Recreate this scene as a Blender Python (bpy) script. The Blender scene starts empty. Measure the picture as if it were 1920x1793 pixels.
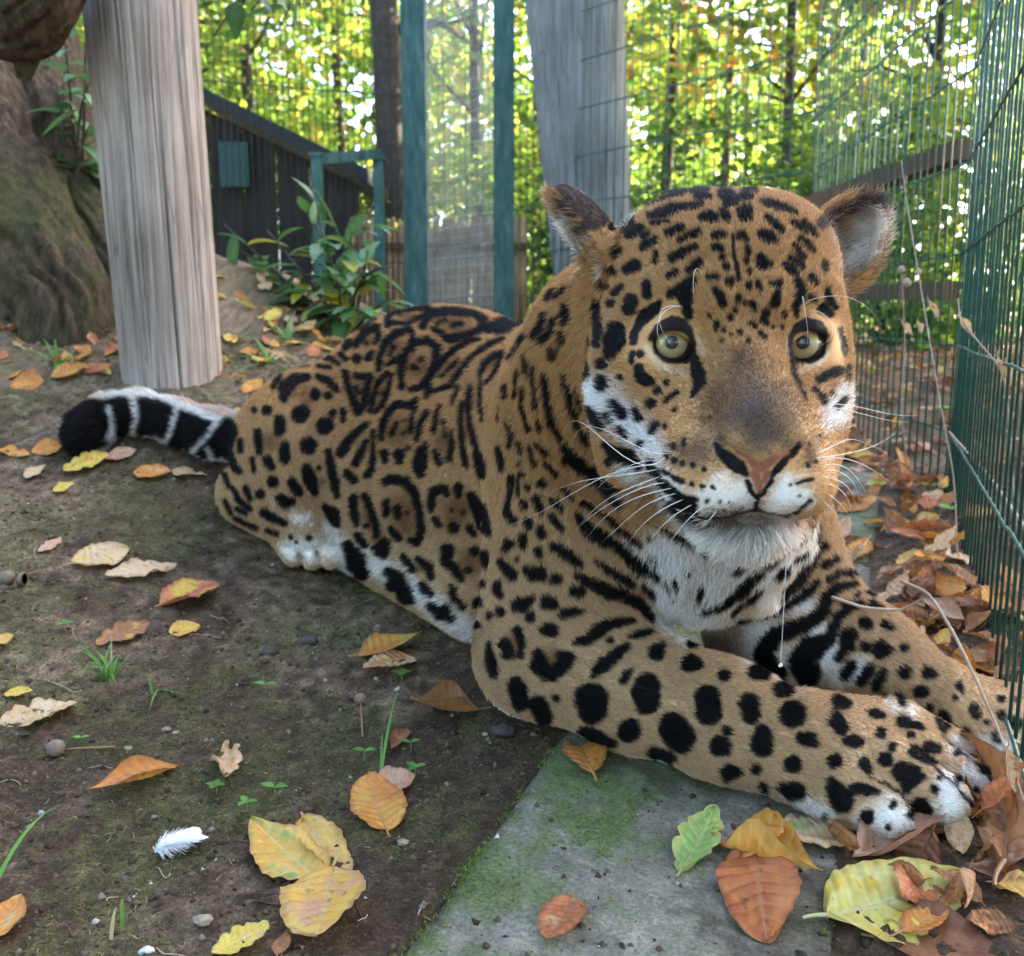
import bpy, bmesh, math, random
import numpy as np
from mathutils import Vector, Matrix
from mathutils.bvhtree import BVHTree

# ------------------------------------------------------------------ camera, sky, sun, exposure
SC = bpy.context.scene
COL = SC.collection
W_PX, H_PX, F_PX = 1920.0, 1793.0, 1850.0
CAM = np.array([0.0, 0.0, 0.5])
PITCH = math.radians(9.3)
cam = bpy.data.cameras.new('camera')
cam.sensor_width = 36.0
cam.sensor_fit = 'HORIZONTAL'
cam.lens = F_PX / W_PX * 36.0
cam.clip_start = 0.02
cam.clip_end = 400
cam.dof.use_dof = True
cam.dof.focus_distance = 0.86
cam.dof.aperture_fstop = 10.0
co = bpy.data.objects.new('camera', cam)
co.location = CAM
co.rotation_euler = (math.pi / 2 - PITCH, 0, 0)
COL.objects.link(co)
SC.camera = co

SUN_EL, SUN_AZ = math.radians(34), math.radians(58)      # azimuth from +y (view direction) towards +x (right)
world = bpy.data.worlds.new('World')
SC.world = world
world.use_nodes = True
wn = world.node_tree
bg = wn.nodes['Background']
sky = wn.nodes.new('ShaderNodeTexSky')
sky.sky_type = 'NISHITA'
sky.sun_disc = False
sky.sun_elevation = SUN_EL
sky.sun_rotation = SUN_AZ
sky.dust_density = 3.0
sky.air_density = 0.7
sky.ozone_density = 0.4
wn.links.new(sky.outputs[0], bg.inputs[0])
bg.inputs[1].default_value = 0.15
sl = bpy.data.lights.new('sun', 'SUN')
sl.energy = 4.5
sl.angle = math.radians(0.53)
sl.color = (1.0, 0.90, 0.74)
so = bpy.data.objects.new('sun', sl)
sd = Vector((math.sin(SUN_AZ) * math.cos(SUN_EL), math.cos(SUN_AZ) * math.cos(SUN_EL), math.sin(SUN_EL)))
so.rotation_euler = sd.to_track_quat('Z', 'Y').to_euler()
so.location = (6, 4, 9)
COL.objects.link(so)
SC.view_settings.view_transform = 'Standard'
SC.view_settings.look = 'None'
SC.view_settings.exposure = 3.45
SC.view_settings.gamma = 1.0
SC.cycles.use_denoising = True
SC.cycles.max_bounces = 8
SC.cycles.diffuse_bounces = 2
SC.cycles.use_adaptive_sampling = True
SC.cycles.adaptive_threshold = 0.02
SC.cycles.glossy_bounces = 2
SC.cycles.transmission_bounces = 4
SC.cycles.transparent_max_bounces = 8
SC.cycles.sample_clamp_indirect = 6
SC.cycles_curves.shape = 'RIBBONS'
SC.cycles_curves.subdivisions = 2

# ------------------------------------------------------------------ helpers
rng = np.random.default_rng(7)
random.seed(7)
CP, SP = math.cos(PITCH), math.sin(PITCH)


def ray(px, py):
    X = (np.asarray(px, float) - W_PX / 2) / F_PX
    Y = -(np.asarray(py, float) - H_PX / 2) / F_PX
    return np.stack([X, CP + Y * SP, -SP + Y * CP], -1)


def PY(px, py, Y):
    """the point seen at photo pixel (px, py) that stands Y metres in front of the camera"""
    r = ray(px, py)
    return CAM + r * (np.asarray(Y, float) / r[..., 1])[..., None]


def to_px(p):
    q = np.asarray(p, float) - CAM
    d = q[..., 1] * CP - q[..., 2] * SP
    d = np.maximum(d, 1e-4)
    up = q[..., 1] * SP + q[..., 2] * CP
    return W_PX / 2 + F_PX * q[..., 0] / d, H_PX / 2 - F_PX * up / d, d


def hash3(i, j, k, s=0):
    n = (i * 374761393 + j * 668265263 + k * 2147483647 + s * 974634777) & 0xFFFFFFFF
    n = ((n ^ (n >> 13)) * 1274126177) & 0xFFFFFFFF
    return ((n ^ (n >> 16)) & 0xFFFFFF) / float(0xFFFFFF)


def noise(p, s=0):
    """value noise -1..1 of points (n,3)"""
    p = np.asarray(p, float)
    f = np.floor(p).astype(np.int64)
    t = p - f
    t = t * t * (3 - 2 * t)
    out = 0
    for a in (0, 1):
        for b in (0, 1):
            for c in (0, 1):
                w = (t[:, 0] if a else 1 - t[:, 0]) * (t[:, 1] if b else 1 - t[:, 1]) * (t[:, 2] if c else 1 - t[:, 2])
                out = out + w * hash3(f[:, 0] + a, f[:, 1] + b, f[:, 2] + c, s)
    return out * 2 - 1


def fbm(p, o=4, s=0):
    v, a = 0, 0.55
    p = np.asarray(p, float)
    for k in range(o):
        v = v + a * noise(p, s + k)
        p = p * 2.03 + 5.3
        a *= 0.5
    return v


def unit(v):
    v = np.asarray(v, float)
    return v / np.maximum(np.linalg.norm(v, axis=-1, keepdims=True), 1e-9)


def frame(x, y):
    x = unit(x)
    y = unit(np.asarray(y, float) - x * np.dot(x, y))
    return np.stack([x, y, np.cross(x, y)])


def sstep(a, b, x):
    t = np.clip((np.asarray(x, float) - a) / (b - a), 0, 1)
    return t * t * (3 - 2 * t)


def mesh_np(name, verts, faces, smooth=True):
    """fast mesh: faces is an (m,k) int array or a list of such arrays"""
    me = bpy.data.meshes.new(name)
    verts = np.ascontiguousarray(verts, np.float32)
    if not isinstance(faces, (list, tuple)):
        faces = [faces]
    faces = [np.asarray(f, np.int32) for f in faces if len(f)]
    me.vertices.add(len(verts))
    me.vertices.foreach_set('co', verts.ravel())
    nl = sum(f.size for f in faces)
    me.loops.add(nl)
    me.loops.foreach_set('vertex_index', np.concatenate([f.ravel() for f in faces]))
    tot = np.concatenate([np.full(len(f), f.shape[1], np.int32) for f in faces])
    me.polygons.add(len(tot))
    me.polygons.foreach_set('loop_start', np.concatenate([[0], np.cumsum(tot)[:-1]]).astype(np.int32))
    me.polygons.foreach_set('loop_total', tot)
    me.polygons.foreach_set('use_smooth', np.full(len(tot), bool(smooth)))
    me.update(calc_edges=True)
    return me


def set_col(me, col, name='col'):
    a = me.color_attributes.new(name, 'FLOAT_COLOR', 'POINT')
    c = np.ones((len(me.vertices), 4), np.float32)
    c[:, :3] = col
    a.data.foreach_set('color', c.ravel())


def obj(name, data, mat=None, parent=None, label=None, cat=None, group=None, kind=None):
    o = bpy.data.objects.new(name, data)
    COL.objects.link(o)
    if mat is not None and data is not None:
        if len(data.materials) == 0:
            data.materials.append(mat)
    if parent is not None:
        o.parent = parent
    if label:
        o['label'] = label
    if cat:
        o['category'] = cat
    if group:
        o['group'] = group
    if kind:
        o['kind'] = kind
    return o


def empty(name, loc, label, cat, group=None, kind=None):
    o = obj(name, None, None, None, label, cat, group, kind)
    o.location = loc
    o.empty_display_size = 0.1
    return o


class MB:
    """collects vertices and faces; build() links them as one mesh object"""

    def __init__(s):
        s.v, s.f, s.c = [], [], []

    def add(s, v, f, c=None):
        b = len(s.v)
        s.v.extend([tuple(x) for x in v])
        s.f.extend([tuple(i + b for i in q) for q in f])
        if c is not None:
            s.c.extend([tuple(c)] * len(v) if len(np.shape(c)) == 1 else [tuple(x) for x in c])

    def box(s, a, b, c=None):
        (x0, y0, z0), (x1, y1, z1) = a, b
        s.add([(x0, y0, z0), (x1, y0, z0), (x1, y1, z0), (x0, y1, z0), (x0, y0, z1), (x1, y0, z1), (x1, y1, z1), (x0, y1, z1)],
              [(0, 3, 2, 1), (4, 5, 6, 7), (0, 1, 5, 4), (1, 2, 6, 5), (2, 3, 7, 6), (3, 0, 4, 7)], c)

    def beam(s, p, q, w, h, up=(0, 0, 1), c=None):
        p, q = np.array(p, float), np.array(q, float)
        d = unit(q - p)
        a = unit(np.cross(d, up))
        u = np.cross(a, d)
        v = [e + i * a * w / 2 + j * u * h / 2 for e in (p, q) for i, j in ((-1, -1), (1, -1), (1, 1), (-1, 1))]
        s.add(v, [(0, 1, 2, 3), (7, 6, 5, 4), (0, 4, 5, 1), (1, 5, 6, 2), (2, 6, 7, 3), (3, 7, 4, 0)], c)

    def tube(s, pts, rad, n=6, cap=True, c=None):
        pts = np.asarray(pts, float)
        m = len(pts)
        rad = np.broadcast_to(np.asarray(rad, float), (m,))
        t = unit(np.gradient(pts, axis=0))
        ref = np.array([0, 0, 1.0]) if abs(t[0][2]) < 0.9 else np.array([1.0, 0, 0])
        vs = []
        a = unit(np.cross(t[0], ref))
        for i in range(m):
            a = unit(a - t[i] * np.dot(a, t[i]))
            b = np.cross(t[i], a)
            for k in range(n):
                g = 2 * math.pi * k / n
                vs.append(pts[i] + rad[i] * (math.cos(g) * a + math.sin(g) * b))
        fs = [(i * n + k, i * n + (k + 1) % n, (i + 1) * n + (k + 1) % n, (i + 1) * n + k) for i in range(m - 1) for k in range(n)]
        if cap:
            fs.append(tuple(range(n - 1, -1, -1)))
            fs.append(tuple(range((m - 1) * n, m * n)))
        s.add(vs, fs, c)

    def mesh(s, name, smooth=False):
        me = bpy.data.meshes.new(name)
        me.from_pydata(s.v, [], s.f)
        me.polygons.foreach_set('use_smooth', [smooth] * len(me.polygons))
        if s.c:
            set_col(me, np.array(s.c))
        me.update()
        return me

    def build(s, name, mat, parent=None, smooth=False, **k):
        return obj(name, s.mesh(name, smooth), mat, parent, **k)


def mat_new(name):
    m = bpy.data.materials.new(name)
    m.use_nodes = True
    nt = m.node_tree
    b = nt.nodes['Principled BSDF']
    return m, nt, b


def node(nt, typ, ins=None, **props):
    n = nt.nodes.new(typ)
    for k, v in props.items():
        setattr(n, k, v)
    for k, v in (ins or {}).items():
        if hasattr(v, 'is_output') or isinstance(v, bpy.types.NodeSocket):
            nt.links.new(v, n.inputs[k])
        else:
            n.inputs[k].default_value = v
    return n


def ramp(nt, fac, stops):
    r = nt.nodes.new('ShaderNodeValToRGB')
    e = r.color_ramp.elements
    while len(e) < len(stops):
        e.new(0.5)
    for i, (p, c) in enumerate(stops):
        e[i].position = p
        e[i].color = (*c, 1) if len(c) == 3 else c
    nt.links.new(fac, r.inputs[0])
    return r.outputs[0]


def simple_mat(name, col, rough=0.6, noise_scale=None, amp=0.3, bump=0.0, metallic=0.0, spec=0.5, obj_space=True):
    m, nt, b = mat_new(name)
    b.inputs['Roughness'].default_value = rough
    b.inputs['Metallic'].default_value = metallic
    b.inputs['Specular IOR Level'].default_value = spec
    b.inputs['Base Color'].default_value = (*col, 1)
    if noise_scale:
        tc = node(nt, 'ShaderNodeTexCoord')
        nz = node(nt, 'ShaderNodeTexNoise', {'Vector': tc.outputs['Object'], 'Scale': noise_scale, 'Detail': 6.0, 'Roughness': 0.65})
        c0 = tuple(x * (1 - amp) for x in col)
        c1 = tuple(min(1, x * (1 + amp)) for x in col)
        nt.links.new(ramp(nt, nz.outputs[0], [(0.3, c0), (0.7, c1)]), b.inputs['Base Color'])
        if bump:
            bp = node(nt, 'ShaderNodeBump', {'Height': nz.outputs[0], 'Strength': bump, 'Distance': 0.01})
            nt.links.new(bp.outputs[0], b.inputs['Normal'])
    return m


def vcol_mat(name, rough=0.6, spec=0.3, transl=0.0, attr='col', bump_scale=None, bump=0.2):
    m, nt, b = mat_new(name)
    at = node(nt, 'ShaderNodeAttribute', attribute_name=attr)
    nt.links.new(at.outputs['Color'], b.inputs['Base Color'])
    b.inputs['Roughness'].default_value = rough
    b.inputs['Specular IOR Level'].default_value = spec
    if bump_scale:
        tc = node(nt, 'ShaderNodeTexCoord')
        nz = node(nt, 'ShaderNodeTexNoise', {'Vector': tc.outputs['Object'], 'Scale': bump_scale, 'Detail': 4.0})
        bp = node(nt, 'ShaderNodeBump', {'Height': nz.outputs[0], 'Strength': bump, 'Distance': 0.005})
        nt.links.new(bp.outputs[0], b.inputs['Normal'])
    if transl:
        tr = node(nt, 'ShaderNodeBsdfTranslucent')
        nt.links.new(at.outputs['Color'], tr.inputs[0])
        mx = node(nt, 'ShaderNodeMixShader', {0: transl})
        nt.links.new(b.outputs[0], mx.inputs[1])
        nt.links.new(tr.outputs[0], mx.inputs[2])
        nt.links.new(mx.outputs[0], nt.nodes['Material Output'].inputs[0])
    return m
# ------------------------------------------------------------------ ground: one sheet, rising into a bank on the left and towards the fences
GP = np.array([
    (-1.6, .1, .05), (-.4, .1, 0), (.3, .1, 0), (1.2, .1, .03), (-.4, .7, .004), (-.1, .7, .003), (.29, .73, .003), (.7, .8, .025), (.46, .62, .008),
    (.05, 1.12, .024), (.17, 1.04, .020), (.294, .95, .012), (.36, .87, .010), (.45, .94, .016), (.35, 1.15, .036), (.49, 1.07, .016), (.59, 1.05, .012), (.64, 1.08, .016), (.70, 1.22, .075),
    (-.24, 1.6, .082), (-.046, 1.36, .050), (-.45, 1.68, .140), (-.33, 1.55, .100), (-.55, 1.82, .235), (-.63, 1.84, .262), (-.705, 1.86, .285), (-.76, 1.85, .278), (-.79, 1.80, .240),
    (-.756, 2.2, .376), (-.60, 1.10, .055), (-.80, 1.50, .165), (-1.04, 2.0, .322), (-1.28, 2.5, .492), (-.87, 3.0, .66), (-.44, 2.6, .43), (-.2, 2.9, .37), (-1.5, 3.2, .75), (-2.2, 2.2, .62), (-1.4, 1.2, .18),
    (.675, 1.3, .115), (.974, 2.28, .125), (1.008, 2.9, .18), (.64, 1.75, .085), (.74, 2.1, .125), (.45, 1.6, .075), (1.43, 3.6, .29), (1.2, 1.6, .12), (.3, 2.2, .15), (.3, 3.0, .26), (-.1, 2.0, .17), (2.2, 2.2, .2),
    (.2, 4.2, .32), (-1.2, 4.6, .62), (1.6, 5, .34)])


def _tps(d2):
    return .5 * d2 * np.log(d2 + 1e-9)


_n = len(GP)
_K = _tps(((GP[:, None, :2] - GP[None, :, :2]) ** 2).sum(-1)) + np.eye(_n) * .012
_Pm = np.hstack([np.ones((_n, 1)), GP[:, :2]])
_A = np.block([[_K, _Pm], [_Pm.T, np.zeros((3, 3))]])
_w = np.linalg.solve(_A, np.concatenate([GP[:, 2], np.zeros(3)]))


def ground_base(x, y):
    x, y = np.asarray(x, float), np.asarray(y, float)
    sh = x.shape
    X = np.stack([x.ravel(), y.ravel()], 1)
    Xc = np.clip(X, [-2.4, .1], [2.4, 5.0])
    z = np.empty(len(X))
    for ch in np.array_split(np.arange(len(X)), max(1, len(X) // 40000)):
        q = Xc[ch]
        z[ch] = _tps(((q[:, None] - GP[None, :, :2]) ** 2).sum(-1)) @ _w[:_n] + _w[_n] + q @ _w[_n + 1:]
    far = np.linalg.norm(X - Xc, axis=1)
    tgt = np.where(X[:, 1] < 1, .03, .45)
    k = np.exp(-far / 2.0)
    return (z * k + tgt * (1 - k)).reshape(sh)


SL_O = np.array([-.100, .70])            # concrete strip: left edge line and direction
SL_U = unit([.390, 1.0])
SL_V = np.array([SL_U[1], -SL_U[0]])
SL_W = .335


def slab_st(x, y):
    dx, dy = np.asarray(x) - SL_O[0], np.asarray(y) - SL_O[1]
    return dx * SL_U[0] + dy * SL_U[1], dx * SL_V[0] + dy * SL_V[1]


def relief(x, y):
    p = np.stack([np.ravel(x), np.ravel(y), np.zeros(np.size(x))], 1)
    r = .010 * fbm(p * 6, 3, 51) + .0075 * fbm(p * 28, 3, 52) + .0055 * fbm(p * 95, 2, 53)
    pit = np.maximum(0, fbm(p * 45, 2, 57) - .25) * -.010
    s, t = slab_st(p[:, 0], p[:, 1])
    en = .075 * fbm(p * 9, 5, 58)
    en2 = .085 * fbm(p * 8, 5, 59)
    on = sstep(-.004, .010, t + en) * (1 - sstep(SL_W - .05, SL_W - .01, t + en2)) * (1 - sstep(1.7, 1.95, s + 2 * en2))
    return ((r + pit) * (1 - on) - .007 * on).reshape(np.shape(x))


def ground_z(x, y):
    return ground_base(x, y) + relief(x, y)


def grow(a, b, far0, far1, step, k=1.16):
    c = list(np.arange(a, b + 1e-6, step))
    s, x = step, a
    L = []
    while x > far0:
        s *= k
        x -= s
        L.append(x)
    s, x = step, b
    Rr = []
    while x < far1:
        s *= k
        x += s
        Rr.append(x)
    return np.array(L[::-1] + c + Rr)


gx = grow(-1.15, 1.05, -90, 90, .0062)
gy = grow(.52, 2.35, -40, 160, .0062)
GX, GY = np.meshgrid(gx, gy, indexing='ij')
near = (GX > -2.6) & (GX < 2.6) & (GY > .05) & (GY < 5.2)
GZ = ground_base(GX, GY)
fade = np.exp(-np.maximum(0, np.hypot(GX, GY - 1.5) - 2.5) / 2)
GZ = GZ + np.where(near, relief(GX, GY), .03 * fbm(np.stack([GX.ravel(), GY.ravel(), GX.ravel() * 0], 1) * .7, 3, 3).reshape(GX.shape) * (1 - fade))
q = np.arange(GX.size).reshape(GX.shape)
GF = np.stack([q[:-1, :-1], q[1:, :-1], q[1:, 1:], q[:-1, 1:]], -1).reshape(-1, 4)
GVV = np.stack([GX.ravel(), GY.ravel(), GZ.ravel()], 1)
gme = mesh_np('ground', GVV, GF)
# colour: dark loam, drier trodden earth on the bank, thin moss film
P3 = np.stack([GX.ravel(), GY.ravel(), GX.ravel() * 0], 1)
n1, n2, n3 = fbm(P3 * 5, 4, 61), fbm(P3 * 60, 3, 62), fbm(P3 * 220, 2, 63)
loam = np.array([.070, .047, .030])
dry = np.array([.185, .132, .085])
moss = np.array([.095, .105, .034])
trod = np.array([.15, .118, .088])
dryw = sstep(-.15, .45, n1 * .6 + n2 * .25 + .28 * (-P3[:, 0]) - .12 + .25 * (P3[:, 1] - 1.2))
trw = np.exp(-(((P3[:, 0] + .75) / .45) ** 2 + ((P3[:, 1] - 1.95) / .25) ** 2)) * sstep(-.5, .3, n1 + n2)
msw = sstep(-.1, .35, fbm(P3 * 9, 3, 64) * .8 + fbm(P3 * 50, 3, 65) * .6 + .1 * sstep(-.1, -.5, P3[:, 0])) * sstep(.05, -.12, P3[:, 0] - .1)
gc = loam + (dry - loam) * dryw[:, None]
gc = gc + (trod - gc) * (trw * .8)[:, None]
gc = gc + (moss - gc) * (msw * .38)[:, None]
gc = gc * np.clip(1 + .55 * n2 + .6 * n3, .3, 2)[:, None]
wood = sstep(2.2, 3.6, P3[:, 1]) * sstep(.6, 1.1, P3[:, 0])
gc = gc + (np.array([.19, .115, .055]) * (1 + .6 * n2)[:, None] - gc) * (wood * sstep(-.3, .2, n2 + n1))[:, None]
set_col(gme, np.clip(gc, .008, .4))
m_gr, nt, bs = mat_new('soil')
at = node(nt, 'ShaderNodeAttribute', attribute_name='col')
tc = node(nt, 'ShaderNodeTexCoord')
nz = node(nt, 'ShaderNodeTexNoise', {'Vector': tc.outputs['Object'], 'Scale': 260.0, 'Detail': 8.0, 'Roughness': .7})
mx = node(nt, 'ShaderNodeMix', data_type='RGBA', blend_type='MULTIPLY')
mx.inputs[0].default_value = .8
nt.links.new(at.outputs['Color'], mx.inputs[6])
nt.links.new(ramp(nt, nz.outputs[0], [(.30, (.22, .22, .22)), (.5, (.9, .9, .9)), (.70, (2.0, 1.95, 1.85))]), mx.inputs[7])
nt.links.new(mx.outputs[2], bs.inputs['Base Color'])
bp = node(nt, 'ShaderNodeBump', {'Height': nz.outputs[0], 'Strength': .9, 'Distance': .004})
nt.links.new(bp.outputs[0], bs.inputs['Normal'])
bs.inputs['Roughness'].default_value = .9
bs.inputs['Specular IOR Level'].default_value = .15
ground = obj('ground', gme, m_gr, None, 'dark earth with thin moss rising into a bank', 'ground', kind='structure')

# concrete strip along the fence
ss = np.arange(-.9, 1.95, .0075)
tt = np.linspace(0, SL_W, 46)
S_, T_ = np.meshgrid(ss, tt, indexing='ij')
edge_n = .030 * fbm(np.stack([ss * 8, ss * 0, ss * 0], 1), 3, 71)
T_ = T_ + edge_n[:, None] * (1 - T_ / SL_W) ** 4 + np.roll(edge_n, 60)[:, None] * (T_ / SL_W) ** 4
CX = SL_O[0] + S_ * SL_U[0] + T_ * SL_V[0]
CY = SL_O[1] + S_ * SL_U[1] + T_ * SL_V[1]
pc = np.stack([CX.ravel(), CY.ravel(), CX.ravel() * 0], 1)
rim = np.minimum(T_, SL_W - T_)
CZ = ground_base(CX, CY) + .0005 + .0028 * fbm(pc * 14, 3, 72).reshape(CX.shape) + .0013 * fbm(pc * 70, 3, 73).reshape(CX.shape) - .016 * (1 - sstep(0, .014, rim))
q = np.arange(CX.size).reshape(CX.shape)
cme = mesh_np('concrete_path', np.stack([CX.ravel(), CY.ravel(), CZ.ravel()], 1), np.stack([q[:-1, :-1], q[:-1, 1:], q[1:, 1:], q[1:, :-1]], -1).reshape(-1, 4)[:, ::-1])
lm = fbm(pc * 11, 4, 74) + .5 * fbm(pc * 60, 3, 75)
edgew = np.exp(-T_.ravel() / .09)
SLAB_MOSS = lambda p: fbm(p * 11, 4, 74) + .5 * fbm(p * 60, 3, 75)
mw = sstep(-.15, .35, lm + .45 * edgew)
conc = np.array([.20, .187, .150]) * np.clip(1 + .45 * fbm(pc * 40, 3, 76) + .5 * fbm(pc * 130, 2, 77), .3, 2)[:, None]
film = np.array([.10, .14, .036])
cc_ = conc + (film * (1 + .4 * fbm(pc * 90, 2, 78))[:, None] - conc) * mw[:, None] * .62
dirt = sstep(.0, .35, fbm(pc * 8, 3, 79) + .5 * fbm(pc * 80, 2, 80)) * .7 + .8 * (1 - sstep(0, .03, rim.ravel()))
cc_ = cc_ + (np.array([.05, .042, .032]) - cc_) * np.clip(dirt, 0, .85)[:, None]
set_col(cme, np.clip(cc_, .01, .5))
m_cp, nt, bs = mat_new('mossy_concrete')
at = node(nt, 'ShaderNodeAttribute', attribute_name='col')
tc = node(nt, 'ShaderNodeTexCoord')
nz = node(nt, 'ShaderNodeTexNoise', {'Vector': tc.outputs['Object'], 'Scale': 240.0, 'Detail': 8.0, 'Roughness': .7})
mx = node(nt, 'ShaderNodeMix', data_type='RGBA', blend_type='MULTIPLY')
mx.inputs[0].default_value = .7
nt.links.new(at.outputs['Color'], mx.inputs[6])
nt.links.new(ramp(nt, nz.outputs[0], [(.30, (.30, .30, .30)), (.5, (.95, .95, .95)), (.70, (1.8, 1.8, 1.7))]), mx.inputs[7])
nt.links.new(mx.outputs[2], bs.inputs['Base Color'])
bp = node(nt, 'ShaderNodeBump', {'Height': nz.outputs[0], 'Strength': .7, 'Distance': .003})
nt.links.new(bp.outputs[0], bs.inputs['Normal'])
bs.inputs['Roughness'].default_value = .85
bs.inputs['Specular IOR Level'].default_value = .2
obj('concrete_path', cme, m_cp, None, 'worn concrete strip filmed with green moss', 'path', kind='structure')


def top_z(x, y):
    """height of what one would step on: earth or concrete"""
    x, y = np.atleast_1d(np.asarray(x, float)), np.atleast_1d(np.asarray(y, float))
    s, t = slab_st(x, y)
    z = ground_z(x, y)
    on = (t > .012) & (t < SL_W - .012) & (s < 1.93)
    return np.where(on, np.maximum(z, ground_base(x, y) + .0005), z)


def on_ground(px, py):
    """photo pixels -> points on the ground (march along the ray)"""
    r = ray(np.atleast_1d(px), np.atleast_1d(py))
    r = r / r[:, 1:2]
    lo = np.full(len(r), .3)
    hi = np.full(len(r), np.nan)
    ys = np.linspace(.35, 6, 240)
    P = CAM + r[:, None, :] * ys[None, :, None]
    below = P[..., 2] < ground_base(P[..., 0], P[..., 1])
    k = np.where(below.any(1), below.argmax(1), len(ys) - 1)
    lo, hi = ys[np.maximum(k - 1, 0)], ys[k]
    for _ in range(14):
        m = (lo + hi) / 2
        p = CAM + r * m[:, None]
        b = p[:, 2] < ground_base(p[:, 0], p[:, 1])
        hi = np.where(b, m, hi)
        lo = np.where(b, lo, m)
    p = CAM + r * hi[:, None]
    p[:, 2] = top_z(p[:, 0], p[:, 1])
    return p


def ground_normal(x, y, e=.02):
    zx = (ground_base(x + e, y) - ground_base(x - e, y)) / (2 * e)
    zy = (ground_base(x, y + e) - ground_base(x, y - e)) / (2 * e)
    return unit(np.stack([-zx, -zy, np.ones_like(zx)], -1))


# moss and thatch: short curved strands, soil crumbs -- nobody could count them
def strands(name, pts, hts, cols, rad, lean, label, cat, mat, bend=.6):
    n = len(pts)
    d = rng.normal(0, 1, (n, 3)) * [1, 1, 0]
    d = unit(d) * lean[:, None] + [0, 0, 1]
    d = unit(d)
    side = unit(rng.normal(0, 1, (n, 3)))
    p0 = pts - [0, 0, .001]
    p1 = p0 + d * (hts * .5)[:, None]
    p2 = p1 + unit(d + side * bend - [0, 0, bend * .6]) * (hts * .5)[:, None]
    P = np.stack([p0, p1, p2], 1)
    h = bpy.data.hair_curves.new(name)
    h.add_curves([3] * n)
    h.attributes['position'].data.foreach_set('vector', P.astype(np.float32).ravel())
    ra = h.attributes.get('radius') or h.attributes.new('radius', 'FLOAT', 'POINT')
    ra.data.foreach_set('value', (np.asarray(rad)[:, None] * np.array([1, .9, .3])).astype(np.float32).ravel())
    ca = h.attributes.new('fcol', 'FLOAT_COLOR', 'CURVE')
    c = np.ones((n, 4), np.float32)
    c[:, :3] = np.clip(cols, .005, .9)
    ca.data.foreach_set('color', c.ravel())
    h.materials.append(mat)
    return obj(name, h, None, None, label, cat, kind='stuff')


m_strand, nt, bs = mat_new('strand')
at = node(nt, 'ShaderNodeAttribute', attribute_name='fcol')
nt.links.new(at.outputs['Color'], bs.inputs['Base Color'])
bs.inputs['Roughness'].default_value = .8
bs.inputs['Specular IOR Level'].default_value = .1
# green moss on the strip
n = 120000
s, t = rng.uniform(-.1, 1.9, n), rng.uniform(.006, SL_W - .01, n)
x, y = SL_O[0] + s * SL_U[0] + t * SL_V[0], SL_O[1] + s * SL_U[1] + t * SL_V[1]
p = np.stack([x, y, x * 0], 1)
mv = SLAB_MOSS(p) + .40 * np.exp(-t / .08) + .25 * rng.normal(0, 1, n)
k = (mv > .34) & ((y < 1.2) | (rng.random(n) < .35))
x, y, t, mv = x[k], y[k], t[k], mv[k]
z = np.maximum(ground_base(x, y) + .0005, ground_z(x, y))
nn = len(x)
g = np.array([.11, .175, .026]) * rng.uniform(.55, 1.5, (nn, 1)) * (1 + .12 * rng.normal(0, 1, (nn, 3)))
strands('slab_moss', np.stack([x, y, z], 1), rng.uniform(.0015, .0045, nn) * (1 + .8 * np.exp(-t / .03)), g, np.full(nn, .00035), np.full(nn, .8), 'bright green moss growing on the concrete strip', 'moss', m_strand)
# thatch on the earth: brown and olive threads
n = 110000
x, y = rng.uniform(-1.05, .35, n), .55 + 1.9 * rng.random(n) ** 1.4
p = np.stack([x, y, x * 0], 1)
s, t = slab_st(x, y)
mv = fbm(p * 9, 3, 64) * .8 + fbm(p * 50, 3, 65) * .6 + .25 * rng.normal(0, 1, n) + .35 * sstep(0, -.6, x)
k = (mv > .12) & (t < -.01)
x, y, mv = x[k], y[k], mv[k]
nn = len(x)
pal = np.array([[.085, .092, .028], [.13, .10, .055], [.07, .058, .035], [.26, .20, .12], [.095, .13, .03]])
g = pal[rng.choice(5, nn, p=[.34, .24, .2, .07, .15])] * rng.uniform(.6, 1.4, (nn, 1))
strands('moss_thatch', np.stack([x, y, ground_z(x, y)], 1), rng.uniform(.003, .010, nn), g, np.full(nn, .00042), np.full(nn, 1.6), 'olive and brown moss threads matted on the earth', 'moss', m_strand)
# crumbs of earth and grit
n = 34000
x, y = rng.uniform(-1.1, .75, n), .55 + 1.9 * rng.random(n) ** 1.6
s, t = slab_st(x, y)
k = ((t < .01) | (t > SL_W)) | (rng.random(n) < .22)
x, y = x[k], y[k]
n = len(x)
z = top_z(x, y)
r = .0009 + .0042 * rng.random(n) ** 5
base = np.array([(1, 0, 0), (0, 1, 0), (-1, 0, 0), (0, -1, 0), (0, 0, .8), (0, 0, -.8)])
tetf = np.array([(0, 1, 4), (1, 2, 4), (2, 3, 4), (3, 0, 4), (1, 0, 5), (2, 1, 5), (3, 2, 5), (0, 3, 5)])
rot = rng.uniform(0, 6.28, n)
bb = base[None] * (1 + .22 * rng.normal(0, 1, (n, 6, 3))) + .15 * rng.normal(0, 1, (n, 6, 3))
c, s_ = np.cos(rot)[:, None], np.sin(rot)[:, None]
V = np.stack([bb[..., 0] * c - bb[..., 1] * s_, bb[..., 0] * s_ + bb[..., 1] * c, bb[..., 2]], -1) * r[:, None, None] + np.stack([x, y, z], 1)[:, None]
me = mesh_np('soil_crumbs', V.reshape(-1, 3), (np.arange(n)[:, None, None] * 6 + tetf[None]).reshape(-1, 3), True)
cc = np.array([[.055, .040, .028], [.10, .074, .050], [.15, .12, .095], [.40, .37, .32]])[rng.choice(4, n, p=[.55, .3, .135, .015])]
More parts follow.
